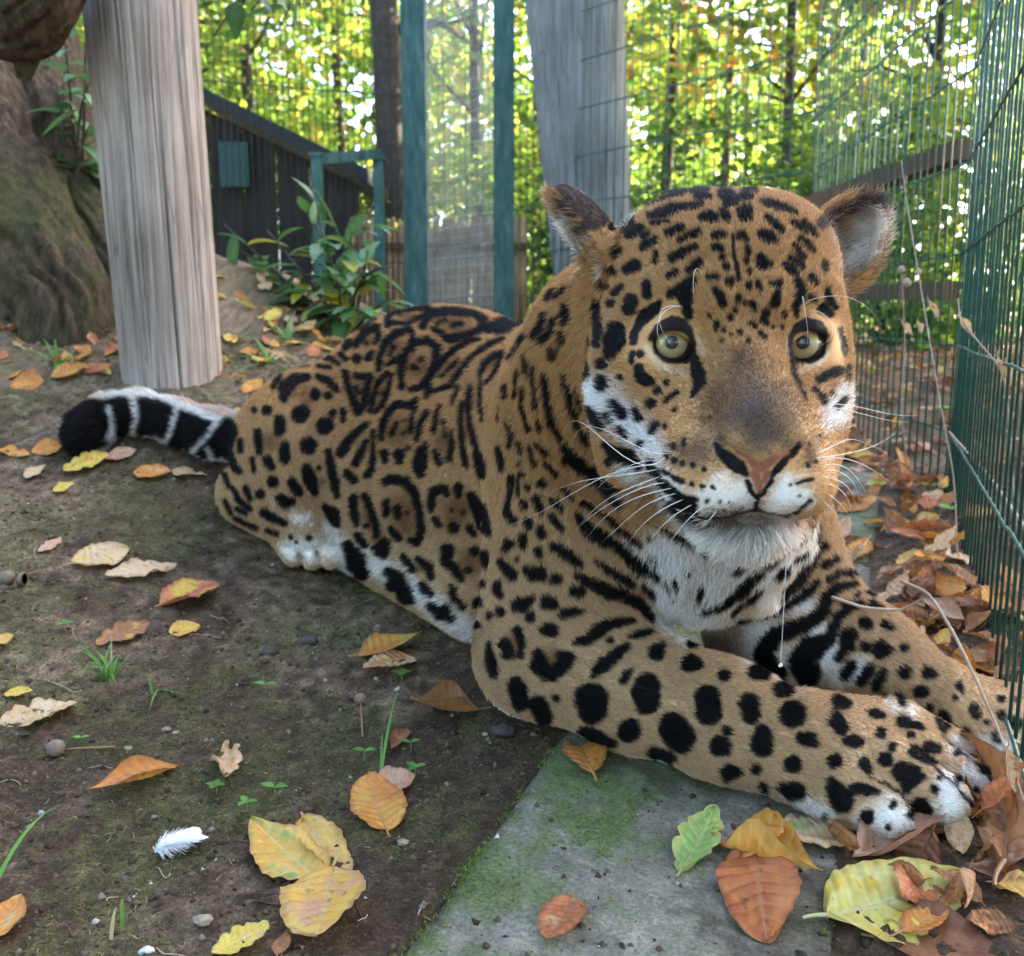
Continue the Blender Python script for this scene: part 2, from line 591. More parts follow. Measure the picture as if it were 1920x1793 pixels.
set_col(me, np.repeat(cc * rng.uniform(.7, 1.3, (n, 1)), 6, 0))
m_vc = vcol_mat('matte_coloured', .9, .15)
obj('soil_crumbs', me, m_vc, None, 'crumbs of dark earth and pale grit scattered on the ground', 'soil', kind='stuff')
# ------------------------------------------------------------------ fences
m_wire, nt, bs = mat_new('green_coated_wire')
tc = node(nt, 'ShaderNodeTexCoord')
nz = node(nt, 'ShaderNodeTexNoise', {'Vector': tc.outputs['Object'], 'Scale': 45.0, 'Detail': 5.0, 'Roughness': .7})
nt.links.new(ramp(nt, nz.outputs[0], [(.30, (.010, .052, .042)), (.55, (.018, .100, .078)), (.72, (.05, .15, .12)), (.82, (.12, .15, .12))]), bs.inputs['Base Color'])
bs.inputs['Roughness'].default_value = .42
m_post_t, nt, bs = mat_new('teal_painted_steel')
tc = node(nt, 'ShaderNodeTexCoord')
mp = node(nt, 'ShaderNodeMapping', {'Vector': tc.outputs['Object'], 'Scale': (14, 14, 3)})
nz = node(nt, 'ShaderNodeTexNoise', {'Vector': mp.outputs[0], 'Scale': 1.5, 'Detail': 8.0, 'Roughness': .75})
nt.links.new(ramp(nt, nz.outputs[0], [(.30, (.008, .035, .030)), (.46, (.022, .090, .076)), (.60, (.06, .15, .13)), (.72, (.22, .27, .24)), (.85, (.10, .06, .035))]), bs.inputs['Base Color'])
bs.inputs['Roughness'].default_value = .6


def bar_mesh(name, h, r, n=6):
    mb = MB()
    mb.tube([(0, 0, 0), (0, 0, h)], r, n)
    return mb.mesh(name, True)


def fence(name, A, B, z0, z1, sp, r, label, indiv, hz, group=None, wob=.0012, m_wire=m_wire):
    """welded mesh panel from A to B: each near bar its own part, the crowded rest one part"""
    A, B = np.array(A, float), np.array(B, float)
    Lh = np.linalg.norm(B - A)
    root = empty(name, (A[0], A[1], z0), label, 'fence', group)
    n = int(Lh / sp)
    bm_ = bar_mesh('bar', z1 - z0, r)
    rest = MB()
    for i in range(n + 1):
        p = A + (B - A) * (i * sp / Lh)
        if i < indiv:
            o = obj('bar', bm_, m_wire, root)
            o.location = (p[0] - A[0], p[1] - A[1], 0)
            o.rotation_euler = (rng.normal(0, wob), rng.normal(0, wob), rng.uniform(0, 6))
        else:
            rest.tube([(p[0] - A[0], p[1] - A[1], 0), (p[0] - A[0] + rng.normal(0, .002), p[1] - A[1], z1 - z0)], r, 4)
    if rest.v:
        rest.build('bar_row', m_wire, root, True, kind='stuff')
    d = unit(np.append(B - A, 0))
    nrm = np.array([d[1], -d[0], 0]) * r * 1.8
    for k, z in enumerate(hz):
        mb = MB()
        m = max(4, int(Lh / .05))
        t = np.linspace(0, 1, m)[:, None]
        Q = np.append(B - A, 0) * t + nrm + [0, 0, z - z0] + np.hstack([np.zeros((m, 2)), .0012 * rng.normal(0, 1, (m, 1))])
        mb.tube(Q, r * 1.15, 6)
        mb.build('cross_wire', m_wire, root, True)
    return root


K1 = np.array([.945, 2.11])
K0 = K1 - np.array([.367, 1.0]) * 1.45
K2 = K1 + np.array([.07, 1.0]) * 1.45
K3 = K2 + np.array([-.77, 1.0]) * 2.15
hz1 = [float(PY(1790, v, 2.11)[2]) for v in (-230, -52, 123, 302, 474, 648, 812, 975)]
fence('wire_fence', K1, K0, .06, 1.75, .05, .0021, 'green welded wire fence panel closely lined along the concrete strip', 60, hz1)
fence('wire_fence', K1 + [0, .012], K2, .06, 1.85, .05, .0024, 'green welded wire fence panel in front of the brown timber rail', 60, hz1)
fence('wire_fence', K2, K3, .1, 3.2, .05, .0028, 'green welded wire fence panel in front of the broad timber pole', 60, [float(v) for v in np.arange(.4, 3.1, .2)])
K4 = np.array([-2.1, 5.15])
fence('wire_fence', K3, K4, .3, 3.2, .034, .0032, 'dark wire fence panel in front of the low shed', 80, [.8, 1.7, 2.6], m_wire=simple_mat('dark_coated_wire', (.010, .020, .018), .7, 30, .4))
# corner and gate posts of box steel
for (x, y, w, z1, lab) in [
        (PY(780, 300, 5.5)[0], 5.5, .13, 3.4, 'thick flaking teal steel post of the wire fence, beside the gate frame'),
        (PY(945, 300, 4.95)[0], 4.95, .10, 3.4, 'thin teal steel post next to the broad timber pole'),
        (PY(712, 430, 5.45)[0], 5.45, .05, 1.32, 'teal steel gate post carrying the end of the gate top bar'),
        (PY(598, 430, 5.2)[0], 5.2, .05, 1.30, 'teal steel gate post standing before the shed wall')]:
    mb = MB()
    mb.box((x - w / 2, y - w / 2, .2), (x + w / 2, y + w / 2, z1))
    root = empty('fence_post', (x, y, .2), lab, 'post')
    o = mb.build('steel_tube', m_post_t, None)
    o.data.transform(Matrix.Translation((-x, -y, -.2)))
    o.parent = root
    mb = MB()
    mb.box((-w / 2 - .01, -w / 2 - .01, z1 - .2), (w / 2 + .01, w / 2 + .01, z1 - .185))
    mb.build('cap', m_post_t, root)
mb = MB()
a, b = PY(592, 300, 5.2), PY(716, 288, 5.45)
mb.beam(a, b, .05, .05)
gb = mb.build('gate_bar', m_post_t, None, label='teal steel bar across the top of the gate', cat='bar')
# fine mesh between the two teal posts; its pale patchy colour paints sun glare
m_fm = simple_mat('fine_mesh_wire', (.50, .52, .50), .45, 7, .5)
root = empty('mesh_screen', (PY(860, 300, 5.3)[0], 5.25, .3), 'fine pale wire mesh screen hung between the teal posts', 'screen')
x0, x1 = PY(800, 300, 5.4)[0], PY(935, 300, 4.98)[0]
mb, mb2 = MB(), MB()
O = np.array(root.location)
for i in range(34):
    t = i / 33
    x, y = x0 + (x1 - x0) * t, 5.4 + (4.98 - 5.4) * t
    mb.tube([(x - O[0], y - O[1], 0), (x - O[0], y - O[1], 2.9)], .0016, 4, False)
for k in range(58):
    z = .1 + k * .05
    mb2.tube([(x0 - O[0], 5.4 - O[1], z), (x1 - O[0], 4.98 - O[1], z + .01)], .0013, 3, False)
mb.build('upright_wires', m_fm, root, True, kind='stuff')
mb2.build('cross_wires', m_fm, root, True, kind='stuff')

# ------------------------------------------------------------------ timber
def wood_mat(name, c0, c1, c2, scale=1.0):
    m, nt, b = mat_new(name)
    tc = node(nt, 'ShaderNodeTexCoord')
    mp = node(nt, 'ShaderNodeMapping', {'Vector': tc.outputs['Object'], 'Scale': (110 * scale, 110 * scale, 2.4 * scale)})
    nz = node(nt, 'ShaderNodeTexNoise', {'Vector': mp.outputs[0], 'Scale': 1.0, 'Detail': 8.0, 'Roughness': .7})
    n2 = node(nt, 'ShaderNodeTexNoise', {'Vector': tc.outputs['Object'], 'Scale': 4.0 * scale, 'Detail': 4.0})
    mp3 = node(nt, 'ShaderNodeMapping', {'Vector': tc.outputs['Object'], 'Scale': (52 * scale, 52 * scale, 1.6 * scale)})
    cr = node(nt, 'ShaderNodeTexVoronoi', {'Vector': mp3.outputs[0], 'Scale': 1.0}, feature='DISTANCE_TO_EDGE')
    base = ramp(nt, nz.outputs[0], [(.28, c0), (.5, c1), (.75, c2)])
    mx = node(nt, 'ShaderNodeMix', data_type='RGBA', blend_type='MULTIPLY')
    mx.inputs[0].default_value = .8
    nt.links.new(base, mx.inputs[6])
    nt.links.new(ramp(nt, n2.outputs[0], [(.3, (.6, .57, .52)), (.7, (1.15, 1.1, 1.08))]), mx.inputs[7])
    m2 = node(nt, 'ShaderNodeMix', data_type='RGBA', blend_type='MULTIPLY')
    m2.inputs[0].default_value = .55
    nt.links.new(mx.outputs[2], m2.inputs[6])
    nt.links.new(ramp(nt, cr.outputs[0], [(.0, (.30, .27, .25)), (.03, (1, 1, 1))]), m2.inputs[7])
    nt.links.new(m2.outputs[2], b.inputs['Base Color'])
    bp = node(nt, 'ShaderNodeBump', {'Height': nz.outputs[0], 'Strength': .6, 'Distance': .004})
    nt.links.new(bp.outputs[0], b.inputs['Normal'])
    b.inputs['Roughness'].default_value = .8
    b.inputs['Specular IOR Level'].default_value = .2
    return m


def pole(name, base, top, r0, r1, mat, label, cat='post', n=70, m=90, seed=0, crack=True):
    """a turned timber pole, a little out of round, with drying cracks cut into it"""
    base, top = np.array(base, float), np.array(top, float)
    Lp = np.linalg.norm(top - base)
    M = frame(top - base, [0, 1, 0])
    th = np.linspace(0, 2 * np.pi, n * 4, endpoint=False)
    zz = np.linspace(0, Lp, m)
    TH, ZZ = np.meshgrid(th, zz)
    r = r0 + (r1 - r0) * ZZ / Lp
    pp = np.stack([np.cos(TH).ravel() * 2, np.sin(TH).ravel() * 2, ZZ.ravel() * 1.2], 1)
    r = r * (1 + .025 * fbm(pp, 3, seed).reshape(TH.shape))
    if crack:
        for k in range(46):
            a, z0, ln = rng.uniform(0, 6.28), rng.uniform(0, Lp), rng.uniform(.08, .7)
            da = (TH - a - .012 * np.sin(ZZ * 7 + k) + np.pi) % (2 * np.pi) - np.pi
            r = r - rng.uniform(.002, .009) * np.exp(-(da / rng.uniform(.012, .022)) ** 2) * np.exp(-((ZZ - z0) / ln) ** 4)
    V = np.stack([ZZ, r * np.cos(TH), r * np.sin(TH)], -1).reshape(-1, 3) @ M
    q = np.arange(TH.size).reshape(TH.shape)
    F = np.stack([q[:-1], q[1:], np.roll(q, -1, 1)[1:], np.roll(q, -1, 1)[:-1]], -1).reshape(-1, 4)
    V2 = np.vstack([V, [[0, 0, 0]], [M[0] * Lp]])
    c0, c1 = len(V), len(V) + 1
    F3 = np.concatenate([np.stack([q[-1], np.roll(q[-1], -1), np.full(n * 4, c1)], 1), np.stack([np.roll(q[0], -1), q[0], np.full(n * 4, c0)], 1)])
    me = mesh_np(name, V2, [F, F3])
    o = obj(name, me, mat, None, label, cat)
    o.location = base
    return o


m_grey = wood_mat('weathered_grey_timber', (.11, .085, .07), (.33, .285, .25), (.50, .46, .42))
m_pole2 = wood_mat('weathered_pale_timber', (.10, .11, .10), (.21, .23, .22), (.33, .36, .36), .7)
b0 = PY(325, 705, 2.2)
t0 = PY(252, -120, 2.2)
b0[2] -= .06
pole('timber_post', b0, t0, .107, .116, m_grey, 'weathered grey round timber post standing in the bank behind the tail', seed=4)
p0 = PY(1130, 500, 4.75)
p0[2] = .2
t0 = PY(1072, -60, 4.75)
pole('timber_pole', p0, t0, .175, .225, m_pole2, 'broad pale timber pole behind the wire mesh, seen over the jaguar\'s ears', seed=9)
m_rail = wood_mat('brown_rail_timber', (.05, .028, .015), (.13, .075, .042), (.20, .125, .075))
mb = MB()
mb.beam(PY(1812, 280, 2.35), PY(1470, 402, 3.9), .05, .045)
mb.build('timber_rail', m_rail, None, label='brown timber rail running behind the wire fence', cat='rail')
mb = MB()
mb.beam(PY(1785, 545, 3.2), PY(1560, 552, 5.2), .05, .06)
mb.build('timber_rail', m_rail, None, label='low dark timber rail among the greenery beyond the wire fence', cat='rail')

# ------------------------------------------------------------------ shed
m_roof = simple_mat('dark_felt_roof', (.012, .016, .016), .8, 20, .4, .3)
m_shed = wood_mat('dark_shed_boards', (.012, .010, .008), (.030, .026, .022), (.060, .052, .043))
m_tealb = simple_mat('teal_board', (.006, .045, .040), .55, 8, .3)
m_straw = wood_mat('reed_screen', (.16, .10, .05), (.34, .23, .12), (.46, .34, .20))
sr = empty('shed', PY(480, 560, 7.2), 'low dark timber shed with a sloping felt roof behind the wire', 'shed')
SO = np.array(sr.location)
mb = MB()
A_, B_ = PY(345, 172, 7.0), PY(690, 342, 7.0)
d = B_ - A_
for dy0, dy1, off in ((0, 1.9, 0),):
    mb.add([A_ - SO, B_ - SO, B_ - SO + [0, 1.9, 0], A_ - SO + [0, 1.9, 0], A_ - SO + [0, 0, .09], B_ - SO + [0, 0, .09], B_ - SO + [0, 1.9, .09], A_ - SO + [0, 1.9, .09]],
           [(0, 3, 2, 1), (4, 5, 6, 7), (0, 1, 5, 4), (1, 2, 6, 5), (2, 3, 7, 6), (3, 0, 4, 7)])
mb.build('roof', m_roof, sr)
zb = .2
bw = .115
x = A_[0]
k = 0
while x < B_[0] - .12:
    zt = A_[2] + d[2] * (x - A_[0]) / d[0] - .04
    zt2 = A_[2] + d[2] * (x + bw - A_[0]) / d[0] - .04
    mb = MB()
    y0 = 7.12 + (.012 if k % 2 else 0)
    mb.add([np.array(v) - SO for v in ((x, y0, zb), (x + bw - .006, y0, zb), (x + bw - .006, y0 + .03, zb), (x, y0 + .03, zb), (x, y0, zt), (x + bw - .006, y0, zt2), (x + bw - .006, y0 + .03, zt2), (x, y0 + .03, zt))],
           [(0, 3, 2, 1), (4, 5, 6, 7), (0, 1, 5, 4), (1, 2, 6, 5), (2, 3, 7, 6), (3, 0, 4, 7)])
    mb.build('plank', m_shed, sr)
    x += bw
    k += 1
mb = MB()
a, b = PY(412, 268, 7.08), PY(470, 352, 7.08)
mb.box((a[0] - SO[0], 7.04 - SO[1], b[2] - SO[2]), (b[0] - SO[0], 7.11 - SO[1], a[2] - SO[2]))
mb.build('shutter', m_tealb, sr)
# straw-coloured reed screen right of the shed, behind the gate
rs = empty('reed_screen', PY(760, 560, 6.6), 'straw coloured reed screen standing behind the teal posts', 'screen')
RO = np.array(rs.location)
mb = MB()
for i in range(190):
    a = PY(655 + i * 1.75, 420, 6.6)
    h = rng.uniform(-.08, .06)
    mb.tube([(a[0] - RO[0], rng.normal(0, .012), -RO[2] + .2), (a[0] - RO[0] + rng.normal(0, .01), rng.normal(0, .012), a[2] - RO[2] + h)], .007, 5)
mb.build('reed_canes', m_straw, rs, True, kind='stuff')
mb = MB()
for z in (.25, .75):
    mb.beam((PY(650, 420, 6.6)[0] - RO[0], -.03, z - RO[2] + .2), (PY(995, 420, 6.6)[0] - RO[0], -.03, z - RO[2] + .2), .02, .04)
mb.build('batten', m_rail, rs)

# ------------------------------------------------------------------ trees and shrubs
m_leafb = vcol_mat('broadleaf', .5, .3, .6)
m_bark = simple_mat('bark', (.055, .042, .030), .9, 18, .6, .8)


def leaf_cloud(n, cen, rad, size, pal, w, seed=0, hollow=.35, squash=1.0, updown=.4):
    """n leaf-sized bent quads spread through an ellipsoid in uneven clumps"""
    g = np.random.default_rng(seed)
    nc = max(6, n // 60)
    cc = unit(g.normal(0, 1, (nc, 3))) * (hollow + (1 - hollow) * g.random((nc, 1)) ** .5)
    k = g.integers(0, nc, n)
    P = cc[k] + g.normal(0, .13, (n, 3))
    P = np.asarray(cen) + P * np.asarray(rad)
    a = unit(g.normal(0, 1, (n, 3)) * [1, 1, updown] - [0, 0, .25])
    b = unit(np.cross(a, g.normal(0, 1, (n, 3))))
    s = size * g.uniform(.6, 1.25, n)[:, None]
    c_ = np.cross(a, b)
    V = np.stack([P - a * s, P - b * s * w + c_ * s * .12, P + a * s, P + b * s * w + c_ * s * .12], 1)
    F = np.arange(4 * n).reshape(n, 4)
    tri = np.concatenate([F[:, [0, 1, 2]], F[:, [0, 2, 3]]])
    pal = np.asarray(pal)
    col = pal[g.integers(0, len(pal), n)] * (.75 + .5 * g.random((n, 1)))
    hue = fbm(P * (1.3 / max(rad)), 2, seed)
    col = col * (1 + .35 * hue[:, None])
    return V.reshape(-1, 3), tri, np.repeat(np.clip(col, .01, .75), 4, 0)


GRN = [(.13, .23, .03), (.18, .28, .035), (.24, .31, .04), (.09, .17, .025)]
YEL = [(.26, .35, .045), (.36, .38, .05), (.20, .30, .04), (.40, .34, .06), (.15, .26, .035), (.18, .30, .04)]
DRK = [(.06, .12, .022), (.085, .16, .028), (.045, .09, .02)]
MIX = GRN + YEL
ORG = YEL + [(.46, .24, .05)]


def tree(name, x, y, z0, H, cr, n, size, pal, label, seed, rt=.12, group=None, cz=None, lean=(0, 0)):
    root = empty(name, (x, y, z0), label, 'tree', group)
    g = np.random.default_rng(seed)
    mb = MB()
    top = np.array([lean[0], lean[1], H])
    tt = np.linspace(0, 1, 10)[:, None]
    Q = top * tt + np.hstack([.06 * np.sin(tt * 5 + seed), .06 * np.cos(tt * 4 + seed), tt * 0]) * H * .12
    mb.tube(Q, rt * (1 - .75 * tt[:, 0]), 9)
    for i in range(9):
        t0_ = g.uniform(.3, .95)
        p = np.array([np.interp(t0_, tt[:, 0], Q[:, k]) for k in range(3)])
        e = p + unit(g.normal(0, 1, 3) * [1, 1, .5] + [0, 0, .5]) * np.array(cr) * g.uniform(.5, .95)
        mid = (p + e) / 2 + g.normal(0, .06, 3) * max(cr)
        mb.tube(np.array([p, mid, e]), [rt * .32, rt * .2, rt * .06], 6)
    mb.build('trunk', m_bark, root, True)
    V, F, C = leaf_cloud(n, (lean[0] * .9, lean[1] * .9, (H * .8 if cz is None else cz)), cr, size, pal, .55, seed)
    me = mesh_np('crown', V, F, False)
    set_col(me, C)
    obj('crown', me, m_leafb, root)
    return root


# each: x, y, height, crown radii, leaves, leaf size, palette, label
G_ = 'trees beyond the fences'
for i, (px, y, H, cr, n, sz, pal, lab, cz, rt) in enumerate([
        (470, 9.0, 5.0, (1.7, 1.4, 1.8), 3400, .070, MIX, 'leafy yellow-green tree rising behind the dark shed roof', 3.3, .07),
        (640, 12.0, 6.5, (2.0, 1.6, 2.2), 3400, .080, YEL, 'sunlit yellow tree behind the gate and the shed gable', 3.6, .07),
        (735, 8.3, 6.0, (.9, .9, 1.7), 1500, .065, DRK, 'dark slender tree right behind the thick teal post', 4.2, .16),
        (900, 10.0, 6.0, (1.5, 1.3, 2.1), 3000, .070, MIX, 'green tree seen through the fine mesh screen', 3.0, .07),
        (1010, 13.0, 6.6, (1.8, 1.6, 2.4), 3000, .080, YEL, 'bright yellow-green tree beside the broad timber pole', 3.4, .07),
        (1250, 9.5, 5.5, (1.4, 1.3, 1.6), 2400, .065, ORG, 'autumn tree with orange tinged leaves above the jaguar', 3.6, .07),
        (1350, 12.5, 6.0, (1.9, 1.5, 2.2), 3000, .080, GRN, 'rounded green tree with a straight dark trunk beyond the mesh', 2.9, .08),
        (1460, 8.0, 4.6, (1.2, 1.1, 1.3), 2400, .060, ORG, 'thin yellow tree with forked twigs close behind the wire', 3.2, .06),
        (1600, 11.0, 5.6, (1.7, 1.5, 1.9), 3200, .070, YEL, 'golden sunlit tree over the brown timber rail', 3.3, .07),
        (1740, 8.5, 4.6, (1.4, 1.2, 1.5), 2800, .060, MIX, 'green and gold tree at the corner of the wire fence', 2.7, .08),
        (1960, 10.0, 5.6, (1.8, 1.5, 2.0), 2600, .070, GRN, 'green tree half hidden by the crowded wire bars', 3.0, .07),
        (130, 8.0, 5.5, (1.7, 1.4, 1.9), 2600, .070, GRN, 'shaded green tree behind the leaning mossy trunk', 3.2, .07),
        (300, 11.0, 6.5, (1.9, 1.5, 2.0), 2400, .080, MIX, 'tall light green tree behind the grey timber post', 4.2, .12)]):
    tree('broadleaf_tree', PY(px, 500, y)[0], y, .3, H, cr, n, sz, pal, lab, 100 + i, rt, G_, cz)
# hedge-like shrubs low behind the fences
for i, (px, y, w, h, pal, lab) in enumerate([
        (1390, 6.6, .95, .85, GRN, 'rounded green bush just over the jaguar\'s head'),
        (1560, 6.2, .85, .80, DRK, 'dark green bush under the timber rail'),
        (1690, 5.4, .75, .75, GRN, 'fresh green bush behind the corner of the wire fence'),
        (1850, 5.0, .80, .80, GRN, 'green bush crowded behind the tight wire bars'),
        (1180, 7.6, 1.0, .9, DRK, 'dark bush at the foot of the broad timber pole'),
        (960, 8.0, 1.0, .8, MIX, 'light green bush low behind the thin teal post'),
        (690, 8.6, .7, .8, YEL, 'yellow bush seen through the gate')]):
    c = PY(px, 500, y)
    root = empty('bush', (c[0], y, .3), lab, 'bush', 'bushes beyond the fences')
    V, F, C = leaf_cloud(2400, (0, 0, h * .8), (w, .7, h), .042, pal, .55, 300 + i, .2)
    me = mesh_np('foliage', V, F, False)
    set_col(me, C)
    obj('foliage', me, m_leafb, root)
    mb = MB()
    for k in range(7):
        e = np.array([rng.uniform(-w, w) * .8, rng.uniform(-.4, .4), h * rng.uniform(.8, 1.5)])
        mb.tube(np.array([[0, 0, 0], e * [.4, .4, .55], e]), [.012, .009, .003], 5)
    mb.build('stem', m_bark, root, True)
# a wood of far crowns closes the view
V, F, C = [], [], []
o_ = 0
for i in range(24):
    x = rng.uniform(-16, 18)
    y = rng.uniform(16, 28)
    v, f, c = leaf_cloud(1700, (x, y, rng.uniform(1, 5.5)), (3.2, 2.2, 2.6), .19, GRN if i % 3 else DRK, .6, 500 + i)
    V.append(v)
    F.append(f + o_)
    C.append(c)
    o_ += len(v)
me = mesh_np('far_wood', np.vstack(V), np.vstack(F), False)
set_col(me, np.vstack(C))
obj('far_wood', me, m_leafb, None, 'distant mass of sunlit wood behind everything', 'wood', kind='stuff')
# tall trees outside the picture, between the sun and the enclosure: the jaguar lies in their shade
for i, (t, off, cr, lab) in enumerate([(7.5, (0, 0, 0), (2.6, 2.6, 2.0), 'tall dense beech shading the jaguar'), (11.5, (-1.2, 1.5, .4), (3.0, 3.0, 2.2), 'tall dense beech shading the bank'),
                                  (9.0, (1.2, -1.8, -.2), (2.6, 2.6, 2.2), 'tall dense beech shading the near ground')]):
    c = np.array([0.05, 1.35, .25]) + np.array(sd) * t + np.array(off)
    tree('shade_tree', c[0], c[1], .0, c[2] + 1.0, cr, 9000, .15, GRN, lab, 700 + i, .25, 'tall beeches beside the enclosure', c[2])

# unseen trees added behind and beside the viewer to cut frontal sky light
for i, (x, y, cr, lab) in enumerate([(-4.2, -3.2, (2.2, 2.0, 2.4), 'unseen leafy tree added behind the viewpoint to dim frontal light'), (0.6, -5.0, (2.4, 2.0, 2.4), 'unseen round tree added behind the viewpoint to dim frontal light'),
                                  (4.6, -2.8, (2.2, 2.0, 2.4), 'unseen leafy tree added behind the wire fence to dim side light'), (-6.0, 2.6, (2.0, 2.2, 2.6), 'unseen tall leafy tree added beyond the mossy trunk to dim side light')]):
    tree('broadleaf_tree', x, y, .0, 5.2, cr, 4200, .13, GRN, lab, 800 + i, .14, 'unseen trees added round the viewpoint', 3.0)

# ------------------------------------------------------------------ big leaning trunk on the left, and its limb
m_moss_bark, nt, bs = mat_new('mossy_bark')
tc = node(nt, 'ShaderNodeTexCoord')
mp = node(nt, 'ShaderNodeMapping', {'Vector': tc.outputs['Object'], 'Scale': (22, 22, 7)})
nz = node(nt, 'ShaderNodeTexNoise', {'Vector': mp.outputs[0], 'Scale': 2.0, 'Detail': 9.0, 'Roughness': .68})
n2 = node(nt, 'ShaderNodeTexNoise', {'Vector': tc.outputs['Object'], 'Scale': 3.2, 'Detail': 5.0, 'Roughness': .6})
bk = ramp(nt, nz.outputs[0], [(.3, (.030, .022, .015)), (.5, (.10, .072, .045)), (.72, (.22, .165, .115))])
mx = node(nt, 'ShaderNodeMix', data_type='RGBA')
nt.links.new(ramp(nt, n2.outputs[0], [(.45, (0, 0, 0)), (.66, (.75, .75, .75))]), mx.inputs[0])
nt.links.new(bk, mx.inputs[6])
mx.inputs[7].default_value = (.085, .095, .028, 1)
nt.links.new(mx.outputs[2], bs.inputs['Base Color'])
bp = node(nt, 'ShaderNodeBump', {'Height': nz.outputs[0], 'Strength': 1.0, 'Distance': .045})
nt.links.new(bp.outputs[0], bs.inputs['Normal'])
bs.inputs['Roughness'].default_value = .9
bs.inputs['Specular IOR Level'].default_value = .15


def gnarled(name, pts, parent, seed, amp=.12, n=90):
    """a thick trunk or root: tube with ridges"""
    P = np.array([PY(*p[:3]) for p in pts])
    R = np.array([p[3] for p in pts])
    tt = np.linspace(0, 1, len(P))
    ts = np.linspace(0, 1, n)
    Q = np.stack([np.interp(ts, tt, P[:, k]) for k in range(3)], 1)
    for _ in range(6):
        Q[1:-1] = (Q[:-2] + 2 * Q[1:-1] + Q[2:]) / 4
    r = np.interp(ts, tt, R)
    T = unit(np.gradient(Q, axis=0))
    th = np.linspace(0, 2 * np.pi, 120, endpoint=False)
    a = unit(np.cross(T, [0, 1, 0.2]))
    b = np.cross(T, a)
    TH = np.broadcast_to(th, (n, 120))
    pn = np.stack([np.cos(TH).ravel() * 1.6, np.sin(TH).ravel() * 1.6, np.repeat(ts * 2.2, 120)], 1)
    ridge = 1 + amp * fbm(pn * 1.5, 3, seed).reshape(n, 120) + amp * .5 * (1 - np.abs(noise(pn * [3, 3, 1.2], seed + 3)).reshape(n, 120) * 2) + amp * .5 * fbm(pn * [7, 7, 4], 3, seed + 5).reshape(n, 120)
    V = Q[:, None] + (r[:, None] * ridge)[..., None] * (np.cos(th)[None, :, None] * a[:, None] + np.sin(th)[None, :, None] * b[:, None])
    q = np.arange(n * 120).reshape(n, 120)
    F = np.stack([q[:-1], q[1:], np.roll(q, -1, 1)[1:], np.roll(q, -1, 1)[:-1]], -1).reshape(-1, 4)
    me = mesh_np(name, V.reshape(-1, 3) - np.array(parent.location), F)
    return obj(name, me, m_moss_bark, parent)


bt = empty('old_tree', PY(-60, 520, 3.0), 'thick mossy leaning trunk with spreading roots beside the grey post', 'tree')
gnarled('trunk', [(-330, -420, 3.6, .42), (-140, -60, 3.3, .36), (-60, 250, 3.1, .36), (-70, 420, 3.0, .42), (-110, 640, 3.0, .56), (-110, 900, 3.0, .60)], bt, 11)
gnarled('root', [(-30, 60, 3.15, .20), (60, 250, 3.0, .15), (130, 380, 2.9, .125), (205, 480, 2.75, .10), (265, 560, 2.62, .09), (300, 680, 2.55, .08)], bt, 14, .2)
gnarled('root', [(-60, 300, 2.9, .22), (20, 420, 2.7, .15), (80, 500, 2.6, .13), (120, 580, 2.5, .12), (140, 700, 2.45, .12)], bt, 17, .2)
gnarled('branch', [(-160, -40, 2.2, .10), (-40, 10, 2.1, .085), (40, 40, 2.05, .075), (90, -10, 2.0, .06), (150, -120, 2.0, .055)], bt, 21, .14)
gnarled('branch', [(38, 40, 2.05, .055), (48, 90, 2.06, .030), (45, 150, 2.07, .012)], bt, 23, .2, 40)

# ------------------------------------------------------------------ shrubs with large leaves inside the enclosure
m_glossleaf = vcol_mat('glossy_leaf', .38, .4, .35)


def big_leaf(mb, p, d, up, L, W, col, droop=.35):
    d = unit(d)
    a = unit(np.cross(d, up))
    u = np.cross(a, d)
    n = 7
    vs, cs = [], []
    for i in range(n):
        t = i / (n - 1)
        w = W * math.sin(math.pi * min(1, t ** .8 * .97 + .015)) ** .85
        c = np.asarray(p) + d * L * t - np.array([0, 0, 1]) * droop * L * t * t
        for j in (-1, 0, 1):
            vs.append(c + a * w * j / 2 + u * abs(j) * w * .14)
            cs.append(np.array(col) * (1.25 if j == 0 else 1.0) * (.85 + .3 * rng.random()))
    fs = []
    for i in range(n - 1):
        for j in (0, 1):
            fs.append((i * 3 + j, i * 3 + j + 1, (i + 1) * 3 + j + 1, (i + 1) * 3 + j))
    b = len(mb.v)
    mb.v.extend([tuple(v) for v in vs])
    mb.c.extend([tuple(c) for c in cs])
    mb.f.extend([tuple(k + b for k in f) for f in fs])


def shrub(name, base, ends, label, nl, Ls, cols, cat='shrub'):
    """stems from base to each end point, each big leaf a part of its own"""
    base = np.array(base)
    root = empty(name, base, label, cat)
    mb = MB()
    spots = []
    for e in ends:
        e = np.array(e) - base
        mid = e * .5 + np.array([0, 0, .06]) + rng.normal(0, .03, 3)
        t = np.linspace(0, 1, 9)[:, None]
        Q = 2 * t * (1 - t) * mid + t * t * e
        mb.tube(Q, .006 * (1 - .7 * t[:, 0]), 6)
        for k in range(nl):
            tt = .35 + .65 * (k + .5) / nl
            i = min(8, int(tt * 8))
            spots.append((Q[i], unit(Q[min(8, i + 1)] - Q[max(0, i - 1)])))
    mb.build('stem', m_bark, root, True)
    for p, d in spots:
        l = MB()
        dd = d * .4 + unit(rng.normal(0, 1, 3) * [1, 1, .45])
        L_ = Ls * rng.uniform(.65, 1.2)
        big_leaf(l, p, dd, (0, 0, 1), L_, L_ * .42, cols[rng.integers(0, len(cols))], rng.uniform(.1, .6))
        l.build('leaf', m_glossleaf, root, True)
    return root


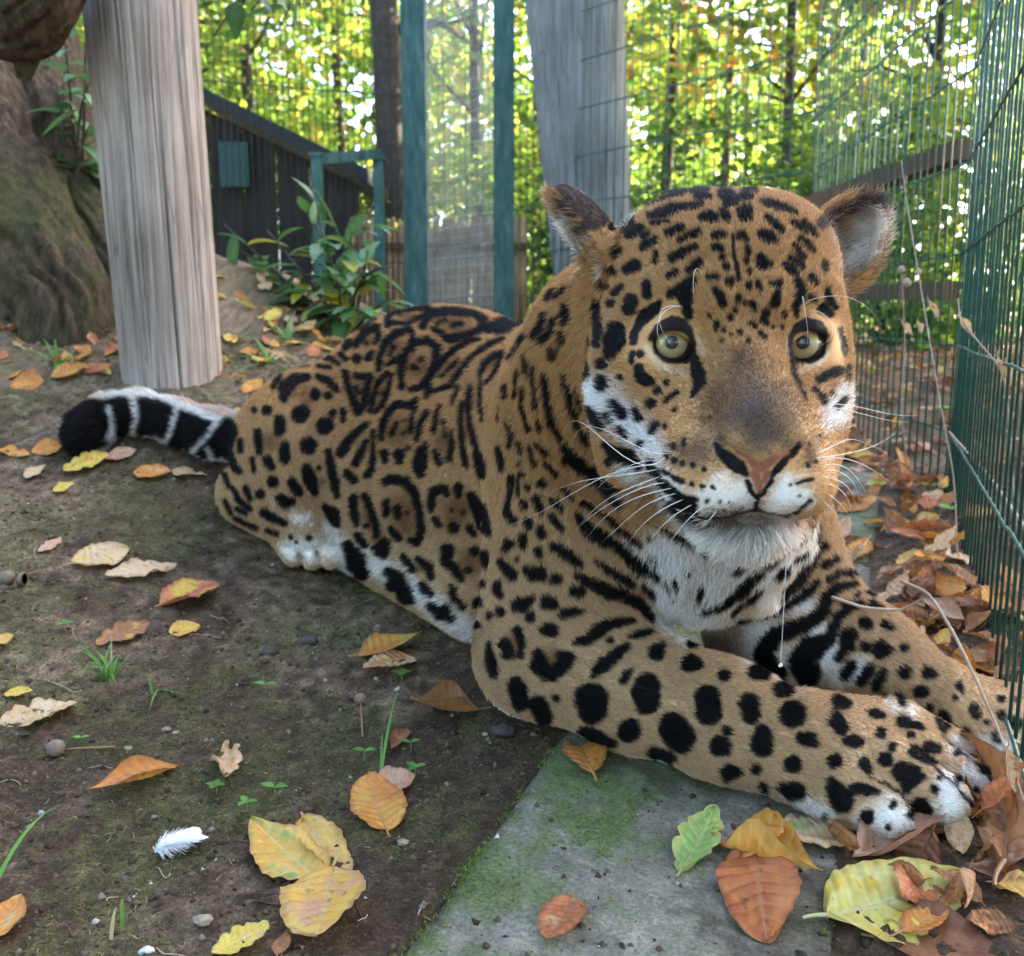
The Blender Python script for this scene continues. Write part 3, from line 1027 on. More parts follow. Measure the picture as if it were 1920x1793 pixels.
LG = [(.075, .165, .055), (.10, .205, .08), (.06, .135, .045), (.12, .25, .09), (.07, .16, .04)]
shrub('laurel_shrub', PY(660, 640, 2.75), [PY(*e) for e in ((690, 470, 2.6), (735, 560, 2.6), (600, 440, 2.8), (500, 430, 2.9), (560, 380, 3.0), (640, 530, 2.6), (700, 600, 2.5), (450, 470, 3.0), (540, 480, 2.8), (660, 420, 2.8), (480, 520, 2.9), (610, 570, 2.7), (420, 420, 3.1), (580, 330, 3.1), (700, 380, 2.9), (520, 560, 2.8), (740, 500, 2.6), (660, 590, 2.5))],
      'green large-leaved shrub growing at the foot of the gate fence', 7, .12, LG + [(.35, .33, .04)])
shrub('sapling', PY(150, 420, 2.9), [PY(*e) for e in ((120, 60, 2.7), (160, 20, 2.7), (105, 150, 2.8), (180, 140, 2.7), (170, 230, 2.8), (150, 320, 2.8), (185, 300, 2.9), (130, 100, 2.9))],
      'leafy sapling between the mossy trunk and the grey post', 5, .11, LG)
shrub('overhanging_branch', PY(700, -260, 2.6), [PY(*e) for e in ((470, 20, 2.3), (400, 70, 2.3), (520, 60, 2.5), (560, 10, 2.5), (440, 40, 2.4), (640, 10, 2.7))],
      'leafy branch hanging in over the enclosure from above', 4, .095, LG, 'branch')
# ------------------------------------------------------------------ the jaguar: one continuous skin grown from a smooth implicit body
HO = np.array([0.182, 0.80, 0.4795])
HF = unit([-0.055, -0.9985, 0.0])
HR = np.array([-HF[1], HF[0], 0.0])
HU = np.array([0, 0, 1.0])


def HP(r, f, u):
    return HO + r * HR + f * HF + u * HU


PR = []          # implicit primitives: (group, kind, data, k, sign)


def rc(g, *pts, k=0.03):
    """a chain of round cones through (px, py, Y, radius)"""
    P = [(PY(p[0], p[1], p[2]), p[3]) for p in pts]
    for (a, ra), (b, rb) in zip(P[:-1], P[1:]):
        PR.append((g, 'rc', (a, b, ra, rb), k, 1))


def rch(g, a, b, ra, rb, k=0.012, sg=1):
    PR.append((g, 'rc', (HP(*a), HP(*b), ra, rb), k, sg))


HEADM = np.stack([HR, HF, HU])


def el(g, c, r, M=None, k=0.03, sg=1):
    PR.append((g, 'el', (np.asarray(c, float), np.asarray(r, float), np.eye(3) if M is None else M), k, sg))


def elh(g, c, r, k=0.015, sg=1, M=None):
    el(g, HP(*c), r, HEADM if M is None else M, k, sg)


def both(fn, c, *a, **k):
    for s in (-1, 1):
        fn((s * c[0], c[1], c[2]), *a, **k)


AX = unit(PY(1150, 900, 1.25) - PY(600, 860, 1.72)) * [1, 1, 0]
AXM = frame(AX, [0, 0, 1])                      # rows: along, up, side
# trunk
TR, HD, NL, FL, HL, TA = 0, 1, 2, 3, 4, 5
el(TR, PY(610, 862, 1.74), (.20, .165, .135), AXM, .05)
el(TR, PY(830, 845, 1.53), (.30, .222, .165), AXM, .08)
el(TR, PY(1080, 890, 1.30), (.22, .195, .15), AXM, .08)
rc(TR, (690, 1015, 1.60, .058), (900, 1112, 1.36, .068), k=.05)          # belly on the ground
# neck, chest, shoulders
rc(TR, (1140, 860, 1.20, .155), (1200, 700, 1.05, .118), k=.06)
rc(TR, (1200, 700, 1.05, .118), (1345, 650, .93, .098), k=.05)
rc(TR, (1180, 930, 1.20, .160), (1335, 980, 1.10, .100), k=.04)
rc(TR, (1335, 980, 1.10, .100), (1400, 900, .93, .07), k=.05)           # throat
# near foreleg
rc(NL, (1075, 790, 1.135, .095), (1012, 1222, 1.135, .072), (1190, 1287, 1.062, .066), (1360, 1350, 1.0, .0575), (1500, 1404, .95, .0525), k=.03)
rc(NL, (1110, 1000, 1.12, .09), (1090, 1180, 1.11, .075), k=.04)
rc(NL, (1500, 1404, .95, .052), (1590, 1475, .905, .040), (1668, 1529, .874, .0225), k=.008)
rc(NL, (1520, 1400, .95, .050), (1650, 1440, .915, .037), (1770, 1500, .886, .0235), k=.008)
rc(NL, (1520, 1390, .96, .048), (1690, 1405, .945, .034), (1825, 1464, .937, .0185), k=.008)
rc(NL, (1520, 1380, .97, .046), (1680, 1368, .975, .031), (1800, 1404, .985, .017), k=.008)
# far foreleg
rc(FL, (1400, 985, 1.21, .105), (1490, 1165, 1.18, .082), (1620, 1238, 1.13, .062), (1760, 1322, 1.07, .046), k=.03)
rc(FL, (1420, 1180, 1.25, .07), (1560, 1250, 1.16, .062), k=.04)
rc(FL, (1760, 1322, 1.07, .044), (1800, 1368, 1.045, .031), (1868, 1402, 1.02, .0235), k=.014)
rc(FL, (1770, 1318, 1.08, .042), (1860, 1352, 1.065, .031), (1948, 1388, 1.045, .0235), k=.014)
rc(FL, (1770, 1312, 1.09, .040), (1905, 1338, 1.09, .030), (2000, 1370, 1.08, .0205), k=.014)
# hind leg
el(HL, PY(560, 858, 1.61), (.132, .132, .098), AXM, .03)
rc(HL, (472, 925, 1.68, .058), (585, 985, 1.57, .052), k=.03)
rc(HL, (535, 1005, 1.60, .026), (552, 1042, 1.550, .0175), k=.006)
rc(HL, (572, 1005, 1.585, .026), (586, 1047, 1.540, .0180), k=.006)
rc(HL, (606, 1005, 1.575, .026), (619, 1046, 1.535, .0170), k=.006)
# tail
rc(TA, (500, 830, 1.80, .050), (400, 812, 1.82, .040), (330, 790, 1.84, .036), (260, 772, 1.86, .035), (205, 778, 1.865, .036), (168, 805, 1.83, .037), (160, 818, 1.81, .037), k=.02)
# head
elh(HD, (0, -.100, .040), (.098, .105, .088), .03)
for s in (-1, 1):
    elh(HD, (s * .038, -.085, .074), (.048, .060, .046), .03)
elh(HD, (0, -.035, .030), (.068, .046, .070), .04)
for s, o in ((-1, .010), (1, 0)):
    elh(HD, (s * (.064 + o), -.066, -.030), (.042, .066, .072), .03)
    elh(HD, (s * (.054 + o), -.070, -.092), (.046, .060, .060), .03)
    elh(HD, (s * .046, -.006, -.048), (.034, .040, .036), .03)
rch(HD, (0, -.022, -.006), (0, .106, -.060), .042, .0285, .025)
elh(HD, (0, .050, -.088), (.050, .075, .043), .02)
elh(HD, (-.032, .092, -.095), (.036, .044, .0300), .012)
elh(HD, (.0225, .094, -.095), (.034, .044, .0300), .012)
for s in (-1, 1):
    elh(HD, (s * .045, .028, -.076), (.030, .050, .036), .03)
elh(HD, (0, .066, -.132), (.033, .036, .021), .010)
rch(HD, (0, .045, -.126), (0, -.06, -.112), .030, .060, .03)
EYE = [(-.0525, -.007, -.001), (.0525, -.007, -.001)]
CUTS = []
for s, e in zip((-1, 1), EYE):
    rch(HD, (s * .020, .008, .029), (s * .064, -.008, .033), .0185, .016, .022)      # brow
    elh(HD, (e[0], e[1], e[2]), (.0235, .0232, .0222), .012)                         # lids
    elh(HD, (s * .050, -.004, -.022), (.026, .016, .010), .02)
    rch(HD, (s * .038, .0115, .0085), (s * .053, .0125, .0130), .0050, .0052, .007)   # upper lid
    rch(HD, (s * .053, .0125, .0130), (s * .068, .0060, .0085), .0052, .0045, .007)
    T = np.stack([HR * .95 + s * HU * .32, HF, HU * .95 - s * HR * .32])
    CUTS.append(('el', (HP(e[0], e[1] + .022, e[2] - .0028), np.array([.0160, .030, .0106]), T), .003))
    CUTS.append(('rc', (HP(e[0], e[1] + .026, e[2] - .003), HP(s * .0345, .020, -.0125), .007, .0022), .004))
# nose pad, nostrils, lips
rch(HD, (-.019, .122, -.066), (.019, .122, -.066), .0115, .0115, .010)
rch(HD, (0, .128, -.072), (0, .126, -.098), .0110, .0070, .008)
for s in (-1, 1):
    CUTS.append(('rc', (HP(s * .031, .122, -.0665), HP(s * .022, .136, -.0755), .0035, .0055), .004))
    CUTS.append(('rc', (HP(s * .022, .136, -.0755), HP(s * .0125, .142, -.086), .0055, .0030), .004))
    CUTS.append(('rc', (HP(0, .141, -.1195), HP(s * .030, .130, -.1265), .0024, .003), .005))
    CUTS.append(('rc', (HP(s * .030, .130, -.1265), HP(s * .054, .090, -.119), .003, .003), .005))
    CUTS.append(('rc', (HP(s * .054, .090, -.119), HP(s * .062, .060, -.098), .003, .002), .005))
CUTS.append(('rc', (HP(0, .139, -.098), HP(0, .139, -.119), .0012, .0020), .004))
for a_, b_ in (((1640, 1462, .895), (1725, 1535, .862)), ((1715, 1420, .918), (1822, 1500, .900)), ((1735, 1380, .948), (1838, 1442, .955)), ((1838, 1372, 1.045), (1905, 1418, 1.015)), ((545, 1015, 1.57), (570, 1052, 1.53)), ((582, 1015, 1.56), (604, 1054, 1.52))):
    CUTS.append(('rc', (PY(*a_), PY(*b_), .0025, .0055), .010))        # clefts between the toes
# ears: cupped shells (centre, long axis, opening direction, radii, thickness)
EARS = [
    (HP(.116, -.135, .082), unit(HR * .55 + HU * .80 - HF * .05), unit(HR * .60 + HF * .70 + HU * .10), (.047, .040, .026), .0055),
    (HP(-.119, -.130, .088), unit(-HR * .60 + HU * .80 - HF * .10), unit(-HR * .90 + HF * .10 - HU * .35), (.055, .034, .021), .0055),
]


def d_rc(p, a, b, r1, r2):
    ba = b - a
    l2 = ba @ ba
    t = np.clip(((p - a) @ ba) / l2, 0, 1)
    return np.linalg.norm(p - a - t[:, None] * ba, axis=1) - (r1 + t * (r2 - r1))


def d_el(p, c, r, M):
    q = (p - c) @ M.T
    k0 = np.linalg.norm(q / r, axis=1)
    k1 = np.linalg.norm(q / (r * r), axis=1)
    return k0 * (k0 - 1) / np.maximum(k1, 1e-9)


def d_ear(p, c, ax, op, r, t):
    M = frame(ax, op)
    q = (p - c) @ M.T
    rr = np.array([r[0], r[2], r[1]])
    k0 = np.linalg.norm(q / rr, axis=1)
    k1 = np.linalg.norm(q / (rr * rr), axis=1)
    d = np.abs(k0 * (k0 - 1) / np.maximum(k1, 1e-9)) - t
    return np.maximum(d, q[:, 1] - 0.003)


def bounds(kind, d, m):
    if kind == 'rc':
        a, b, ra, rb = d
        return np.minimum(a - ra, b - rb) - m, np.maximum(a + ra, b + rb) + m
    c, r = d[0], max(d[1])
    return c - r - m, c + r + m


def smin(a, b, k):
    h = np.maximum(k - np.abs(a - b), 0) / k
    return np.minimum(a, b) - h * h * k * 0.25


def field(p, want_group=False):
    """signed distance (approx.) of points to the body, and which group is nearest"""
    n = len(p)
    G = [np.full(n, 1.0) for _ in range(6)]
    for g, kind, d, k, sg in PR:
        lo, hi = bounds(kind, d, k + 0.03)
        i = np.where(np.all((p > lo) & (p < hi), axis=1))[0]
        if len(i) == 0:
            continue
        q = p[i]
        v = d_rc(q, *d) if kind == 'rc' else d_el(q, *d)
        G[g][i] = smin(G[g][i], v, k)
    for e in EARS:
        i = np.where(np.linalg.norm(p - e[0], axis=1) < 0.11)[0]
        if len(i):
            G[1][i] = smin(G[1][i], d_ear(p[i], *e), .016)
    f = G[0]
    for g, k in ((1, .04), (2, .022), (3, .025), (4, .018), (5, .03)):
        f = smin(f, G[g], k)
    for kind, d, k in CUTS:
        lo, hi = bounds(kind, d, k + 0.02)
        i = np.where(np.all((p > lo) & (p < hi), axis=1))[0]
        if len(i):
            v = d_rc(p[i], *d) if kind == 'rc' else d_el(p[i], *d)
            f[i] = -smin(-f[i], v, k)
    if want_group:
        return f, np.argmin(np.stack(G), 0)
    return f


def surface_nets(F, org, h):
    nx, ny, nz = F.shape
    S = F < 0
    c = np.zeros((nx - 1, ny - 1, nz - 1), np.int8)
    for a in (0, 1):
        for b in (0, 1):
            for d in (0, 1):
                c += S[a:nx - 1 + a, b:ny - 1 + b, d:nz - 1 + d]
    act = (c > 0) & (c < 8)
    I = np.argwhere(act)
    idx = np.full(act.shape, -1, np.int32)
    idx[act] = np.arange(len(I))
    acc = np.zeros((len(I), 3))
    cnt = np.zeros(len(I))
    cs = [(0, 0, 0), (1, 0, 0), (0, 1, 0), (1, 1, 0), (0, 0, 1), (1, 0, 1), (0, 1, 1), (1, 1, 1)]
    for u in range(8):
        for ax in range(3):
            if cs[u][ax]:
                continue
            v = list(cs[u])
            v[ax] = 1
            a = I + cs[u]
            b = I + v
            fa = F[a[:, 0], a[:, 1], a[:, 2]]
            fb = F[b[:, 0], b[:, 1], b[:, 2]]
            m = (fa < 0) != (fb < 0)
            t = np.where(m, fa / np.where(m, fa - fb, 1), 0)
            acc[m] += (a + t[:, None] * (b - a))[m]
            cnt[m] += 1
    V = org + h * acc / cnt[:, None]
    quads = []
    for ax in range(3):
        o = [q for q in range(3) if q != ax]
        s0 = [slice(1, -1)] * 3
        s1 = [slice(1, -1)] * 3
        s0[ax] = slice(0, -1)
        s1[ax] = slice(1, None)
        A, B = S[tuple(s0)], S[tuple(s1)]
        E = np.argwhere(A != B)
        ins = A[tuple(E.T)]
        E = E + 1
        E[:, ax] -= 1
        e1, e2 = np.zeros(3, int), np.zeros(3, int)
        e1[o[0]] = 1
        e2[o[1]] = 1
        q = np.stack([idx[tuple((E - e1 - e2).T)], idx[tuple((E - e2).T)], idx[tuple(E.T)], idx[tuple((E - e1).T)]], 1)
        flip = ins if ax != 1 else ~ins
        q[~flip] = q[~flip][:, ::-1]
        quads.append(q)
    return V, np.concatenate(quads)


def grow_body(h=0.006):
    lo = np.array([1e9] * 3)
    hi = -lo
    for g, kind, d, k, sg in PR:
        a, b = bounds(kind, d, 0.02)
        lo, hi = np.minimum(lo, a), np.maximum(hi, b)
    for e in EARS:
        lo, hi = np.minimum(lo, e[0] - .08), np.maximum(hi, e[0] + .08)
    n = np.ceil((hi - lo) / h).astype(int) + 1
    # coarse pass marks blocks near the surface; only those are evaluated finely
    B = 6
    nb = (n + B - 1) // B
    F = np.full(tuple(nb * B), 1.0, np.float32)
    bc = np.stack(np.meshgrid(*[np.arange(k) for k in nb], indexing='ij'), -1).reshape(-1, 3)
    cen = lo + (bc * B + B / 2) * h
    fc = field(cen)
    near = np.abs(fc) < B * h * 1.25
    inner = fc <= -B * h * 1.25
    F4 = F.reshape(nb[0], B, nb[1], B, nb[2], B)
    for i in np.where(inner)[0]:
        x, y, z = bc[i]
        F4[x, :, y, :, z, :] = -1.0
    loc = np.stack(np.meshgrid(np.arange(B), np.arange(B), np.arange(B), indexing='ij'), -1).reshape(-1, 3)
    ids = np.where(near)[0]
    for ch in np.array_split(ids, max(1, len(ids) // 3000)):
        g = (bc[ch][:, None, :] * B + loc[None]).reshape(-1, 3)
        F[g[:, 0], g[:, 1], g[:, 2]] = field(lo + g * h)
    return surface_nets(F, lo, h)


def gradient(p, e=0.0012):
    k = np.array([[1, -1, -1], [-1, -1, 1], [-1, 1, -1], [1, 1, 1]], float)
    g = 0
    s = 0
    for d in k:
        v = field(p + e * d)
        g = g + v[:, None] * d
        s = s + v
    return g / (4 * e), s / 4


def project(V, it=2):
    for _ in range(it):
        g, f = gradient(V)
        l2 = np.maximum((g * g).sum(1), 0.2)
        st = np.clip(f / l2, -.004, .004)
        V = V - g * st[:, None]
    return V


def build_skin():
    V, Q = grow_body()
    me = mesh_np('jaguar', V, Q)
    bm = bmesh.new()
    bm.from_mesh(me)
    # finer on head and paws
    def sub(test):
        es = [e for e in bm.edges if test((e.verts[0].co + e.verts[1].co) / 2)]
        bmesh.ops.subdivide_edges(bm, edges=es, cuts=1, use_grid_fill=True)
    hc = Vector(HP(0, 0, -.03))
    bm.normal_update()
    nc = Vector(HP(0, .12, -.09))
    sub(lambda c: (c - hc).length < 0.20 or c.y < 1.0)
    sub(lambda c: c.y > 1.50 and c.y < 1.62 and c.z < .17 and c.x < -.26)
    sub(lambda c: c.y < .86 and (c - hc).length < 0.155)
    sub(lambda c: c.y < .75 and (c - nc).length < 0.055)
    bm.to_mesh(me)
    bm.free()
    n = len(me.vertices)
    V = np.empty(n * 3, np.float32)
    me.vertices.foreach_get('co', V)
    V = project(V.reshape(-1, 3).astype(float))
    me.vertices.foreach_set('co', V.astype(np.float32).ravel())
    me.polygons.foreach_set('use_smooth', np.ones(len(me.polygons), bool))
    me.update()
    return me, V
# ------------------------------------------------------------------ the coat: spots, rosettes, stripes and some painted light and shade as strokes "x y r x y r ...;" per close-up (origin, scale)
CROP = {'H': (1000, 320, 2.4236), 'F': (1180, 540, 4.075), 'N': (900, 520, 4.4825), 'S': (880, 860, 4.075), 'X': (1250, 960, 3.984),
        'P': (1440, 1240, 4.0), 'L': (880, 1000, 1.846), 'B': (400, 540, 2.562), 'T': (0, 700, 2.743)}
# layers: head, front (neck, chest, forelegs), body (trunk, hind leg, tail)
BLACK = {
 'head': {
  'H': """490 160 9 560 130 13 640 110 14 690 100 10;530 210 12 590 190 18 680 165 16 760 155 12;720 100 10 790 88 12;740 120 10 800 125 12;860 110 22 905 130 25 880 150 16;
960 120 22 980 125 16;940 75 8 1010 95 10;1040 145 12 1090 155 16 1150 175 15 1190 190 12;760 215 14 800 210 20 830 215 14;860 185 14 880 220 16;945 185 18 980 175 16 950 215 16 980 220 14;
1060 215 14 1095 240 17 1125 275 15;1180 235 10 1220 260 12 1240 280 10;1230 235 12 1260 265 13 1280 295 10;1210 305 10 1245 330 11 1270 365 8;1185 340 12 1210 370 14 1230 395 10;
545 240 10 610 228 9;365 250 20 410 240 28 440 235 20;440 290 18 480 270 18 500 262 12;500 300 12 525 285 8;500 345 15 530 330 17 555 310 12;610 285 14 650 268 17 680 258 13;665 315 10 710 295 15 750 280 12;
825 295 17 860 290 17;945 295 20 965 310 15;1040 290 17 1065 300 22 1100 320 12;830 352 19 845 355 16;905 300 6 912 380 5 925 440 7 930 495 8;970 350 11 980 385 9;630 400 16 680 370 17 735 345 13;560 375 9 550 410 11;
375 385 13 400 360 9;860 395 15;965 410 13;1030 400 15 1045 425 25 1070 430 14;1145 430 13 1170 455 18 1195 470 13;1170 395 13 1205 420 16 1220 440 10;425 450 17 455 438 24 475 425 15;365 460 15;875 440 14;
705 455 13 735 430 20 760 412 11;615 480 12 650 462 13;985 460 11;1260 485 13 1285 510 11;1320 420 11 1325 455 11;330 525 15;800 490 13 830 488 15;893 505 17;975 520 13 980 535 10;1022 520 15 1025 540 11;
1085 515 13 1115 515 15;515 520 18 515 560 20;400 530 13 370 560 13;830 545 15 855 590 17 870 610 13;935 575 11 930 600 9;995 605 13 1005 625 9;1110 560 15 1100 600 20 1085 605 13;445 590 24 440 625 26;355 605 16;
915 635 11;960 605 7;890 665 13 893 675 9;1055 640 16 1065 650 11;1140 650 13 1140 665 9;835 690 11 830 720 9;800 660 7;1045 675 15 1055 695 9;990 695 11 1005 712 9;1090 710 9;1130 710 9;865 725 9;940 738 11;975 775 9;
1030 745 9 1050 760 9;855 775 7;900 745 6;620 565 15 660 545 20 700 525 26 720 500 20;700 525 24 700 600 18 705 640 16;560 620 16 520 660 19 490 690 15;1205 510 20 1215 545 17 1225 590 11;1260 575 11 1280 590 9;
1330 540 11 1350 590 16 1370 620 12;1310 630 16;290 600 16 285 660 20 300 720 18 290 790 13;235 700 11 240 790 16 235 820 12;380 720 30 370 770 40 350 830 25;310 880 20;465 735 15 455 780 14;450 830 12 445 870 9;
230 890 25 235 930 27 220 960 12;485 830 15;315 955 21 320 985 18;480 900 19 490 940 21 530 960 19;395 940 12;605 965 12;565 1000 14;535 1060 18;600 1050 10 650 1010 10;640 1090 10;365 1050 16 395 1085 21 420 1110 18;
265 1085 13 290 1130 21 310 1160 18;340 1110 12 360 1140 9;470 1090 12 490 1130 12;410 1170 15 430 1200 12;560 1150 12 540 1190 12;600 1160 9;495 1240 12;330 1250 13 380 1285 28 440 1300 32 480 1340 18;345 1320 18;540 1330 15 570 1390 13;590 1420 15 650 1475 17 720 1525 19;300 1400 14 340 1440 16 400 1490 18;
1395 905 14 1350 925 17 1300 950 16;1275 990 10 1310 1030 12 1325 1060 9;1355 1015 9;1400 1040 10 1370 1080 10;1425 940 9 1430 890 9;1395 720 9 1410 790 10 1415 840 7""",
  'F': """490 600 24 530 650 42 545 710 36 505 780 26 470 830 10;1235 600 9 1260 670 16 1300 750 14 1345 840 10;340 1210 20;415 1200 14 420 1155 10;610 985 9;275 1280 14 290 1300 14;345 1325 20;410 1345 18;485 1350 18;570 1385 15;
260 1400 11 330 1440 14 400 1475 17;480 1500 17;560 1515 17;640 1520 15;250 1500 15 350 1560 13 430 1600 13 510 1620 13;595 1625 13;690 1630 9;760 1635 6;1360 1355 15;1430 1330 12;1290 1490 9 1350 1475 10 1400 1460 9;1240 1500 9;1300 1590 8;1450 1130 8;
660 1190 10 700 1250 30 760 1310 40 840 1370 44 890 1420 20;1300 1185 9 1270 1240 17 1200 1295 18 1135 1375 24 1090 1430 15;900 1480 13 940 1560 13 985 1610 12 1030 1540 11 1090 1460 11;1000 1480 4 985 1600 8 960 1690 14;
960 1690 9 880 1712 3 700 1752 3 560 1762 8 430 1690 22 330 1640 18;980 1690 8 1080 1722 3 1200 1742 3 1290 1712 8 1380 1620 10;165 385 16 215 305 24 320 250 30 410 270 28 465 340 20 490 430 18;480 490 24 430 555 20 300 550 18 205 480 18;480 520 24 520 600 34;395 40 34 430 120 36 450 210 26;110 200 30 60 300 30 30 380 24;150 180 36 220 120 24;
1225 470 14 1238 380 14 1285 295 20 1360 255 26 1450 285 28 1510 360 18;1480 490 16 1390 558 16 1280 558 18 1232 505 16;1235 560 16 1250 620 16;1290 60 24 1270 140 18 1275 220 12;1480 150 30 1540 200 22"""},
 'front': {
  'N': """580 190 20 620 130 20;650 180 20 720 110 22;470 500 28 520 420 26 550 330 20;530 540 26 590 480 28 630 380 20;720 260 28 720 330 34 720 400 22;690 480 18 690 560 22;610 620 20 610 690 18;655 620 9 650 690 8;
385 660 14 400 760 18 410 830 12;460 770 16 460 880 14 480 1000 13 480 1100 11;330 800 13 320 900 13 310 1000 13;370 940 13 370 1080 16 390 1180 14 430 1280 13;225 920 20 225 1010 17;120 1040 24 130 1120 35 140 1180 22;160 1430 18 180 1530 28 195 1620 15;
550 820 16 560 900 25 570 1010 27 590 1110 24 610 1220 33 650 1290 28 690 1350 18;720 1420 26 780 1500 40 860 1580 46 940 1640 32;710 830 16 740 930 20 770 1050 22 800 1160 22 840 1260 22 880 1340 28 920 1390 18;820 960 13 840 1050 14 860 1120 13;
950 1300 18 990 1360 16;500 1210 14 520 1280 16;480 1400 11 530 1440 18 570 1480 18;560 1560 16 610 1610 22 650 1650 20;240 1220 11 280 1330 13 260 1420 13;330 1380 14 360 1460 14;430 1430 13 450 1520 18 480 1580 13;340 1570 14;360 1660 22;275 1690 26 265 1740 24;400 1760 20;540 1730 30 500 1740 18;330 1740 11;
380 500 20 300 620 22 250 700 16;1080 1530 36 1130 1560 28""",  # first stroke of this row paints shadow along the shoulder's top line
  'S': """330 150 24 320 240 18 300 330 18 300 440 22 340 480 25 365 450 12;380 140 7 375 280 11;450 220 20;425 340 26 425 370 24;520 310 33 540 380 22 545 420 12;455 490 28 460 520 24;545 540 28 560 590 26;630 440 22 660 480 28 710 540 20;
410 600 28 415 660 26;310 650 35 285 690 26;530 700 24 545 740 24;370 770 12;250 790 28 290 850 33 330 880 40 350 910 18;450 860 31 490 890 40 550 860 36 560 910 28;660 920 40 680 920 33;640 670 24 700 700 33 770 750 35 840 800 27;650 330 22 690 370 24 710 400 14;720 220 14 760 260 20 795 290 12;
830 430 22 870 500 33 940 570 50 1030 620 48 1090 650 36 1170 700 31 1240 770 40 1320 820 42 1400 850 31 1470 900 18;1480 910 8 1550 990 6 1580 1060 5;880 330 22 930 370 22 990 410 16 1060 440 13 1100 490 20 1150 550 18 1220 590 22 1290 640 22 1340 660 12;
760 0 36 860 60 40 950 110 40 1040 190 45 1150 240 45 1230 310 42 1310 360 48 1400 420 46 1480 480 36 1570 550 32 1660 610 22 1740 640 18;970 790 13 1050 840 24 1120 890 26 1190 930 29 1250 960 24;1340 970 24 1390 1000 35 1420 1030 25;
830 900 28 900 940 33 990 980 40 1080 1030 45 1180 1050 40 1280 1100 40 1350 1160 36 1390 1230 24;800 1020 31 850 1020 36;1400 600 18;1400 750 14 1460 790 12;1590 920 18 1610 970 12;1700 860 10;1780 980 18 1760 1060 14;
400 1120 50 370 1130 40 480 1070 25;470 1210 36;600 1100 45 650 1110 33;720 1190 31 790 1170 33 870 1165 16;580 1300 36 640 1310 40;230 950 22 220 1000 28 245 1050 20;245 1170 31;160 1200 24;270 1420 45 300 1480 40 340 1510 18;370 1310 28 400 1390 25 395 1500 25;
530 1490 36 540 1580 58 590 1640 50 640 1650 36 720 1580 45 770 1520 36 700 1500 28;810 1410 18 900 1380 40 980 1320 45 1060 1270 36 1160 1250 33 1250 1240 18;960 1640 31 1040 1570 45 1130 1500 36 1200 1440 28;1080 1390 24;1230 1360 18 1310 1340 28 1390 1325 18;1180 1700 22 1220 1630 22 1250 1600 10;
150 1420 18 170 1560 36 190 1640 33;360 1720 50 380 1790 45;1430 1480 55 1470 1440 28;1680 1570 55 1740 1580 40;1370 1720 64 1390 1770 55""",
  'L': """425 575 48 430 610 40;612 545 42 615 580 37;300 570 12;170 540 27 180 580 25;240 590 27 260 630 24;555 680 33;705 670 40 735 705 42;825 570 35 830 620 37;880 495 18;990 485 22 1020 495 16;870 735 31 885 745 22;893 682 14;970 590 29 975 630 25;1015 690 24 1015 730 35;1080 545 25 1100 550 18;1120 630 38;1275 590 22 1300 592 18;
1270 650 24 1285 675 22;995 815 16;1020 870 12 1025 890 11;400 690 22 450 705 20 500 725 12;640 755 18 700 775 16;900 825 25 930 825 14;770 385 18""",
  'P': """760 870 5 900 930 7 1020 1020 9 1100 1170 12;1080 690 4 1250 800 6 1400 930 8 1530 1090 10;1300 560 4 1450 690 6 1600 800 8 1690 920 9;480 900 27 500 960 54 560 1040 72 590 1090 36;640 960 36 740 965 36 830 985 18;745 1170 48;905 1240 20;940 1080 24;1000 830 62 1080 850 62 1040 940 45 1150 870 27;1140 1080 54 1180 1120 45;1250 960 32;880 740 45;720 770 40 760 820 27;500 750 45;1100 680 40 1200 740 32 1250 770 18;1200 640 36 1270 660 27;930 650 32;190 770 54;190 970 58 240 985 45 120 950 32;
640 600 45 590 605 32 690 605 27;850 545 36;1060 555 24 1090 556 16;1000 460 38 1090 480 26 1170 505 12;810 400 36 770 395 24 850 410 24;430 1160 18;1430 890 26;1560 960 20;1290 875 16;1420 690 24;1060 1160 24;310 590 50 250 580 36 350 610 32;
1310 430 50 1320 490 36;1540 350 34 1570 400 30;1215 350 22;1480 530 30;1130 230 36 1180 240 27;1020 80 45;1200 90 40 1240 105 24;1430 180 27;1450 225 18;1400 270 20;985 250 20 1020 310 20;1580 640 20;1700 560 26 1730 600 20;1750 400 30;1860 470 45;1640 460 20;1650 790 60;1880 640 20;1745 285 26;1860 290 20""",
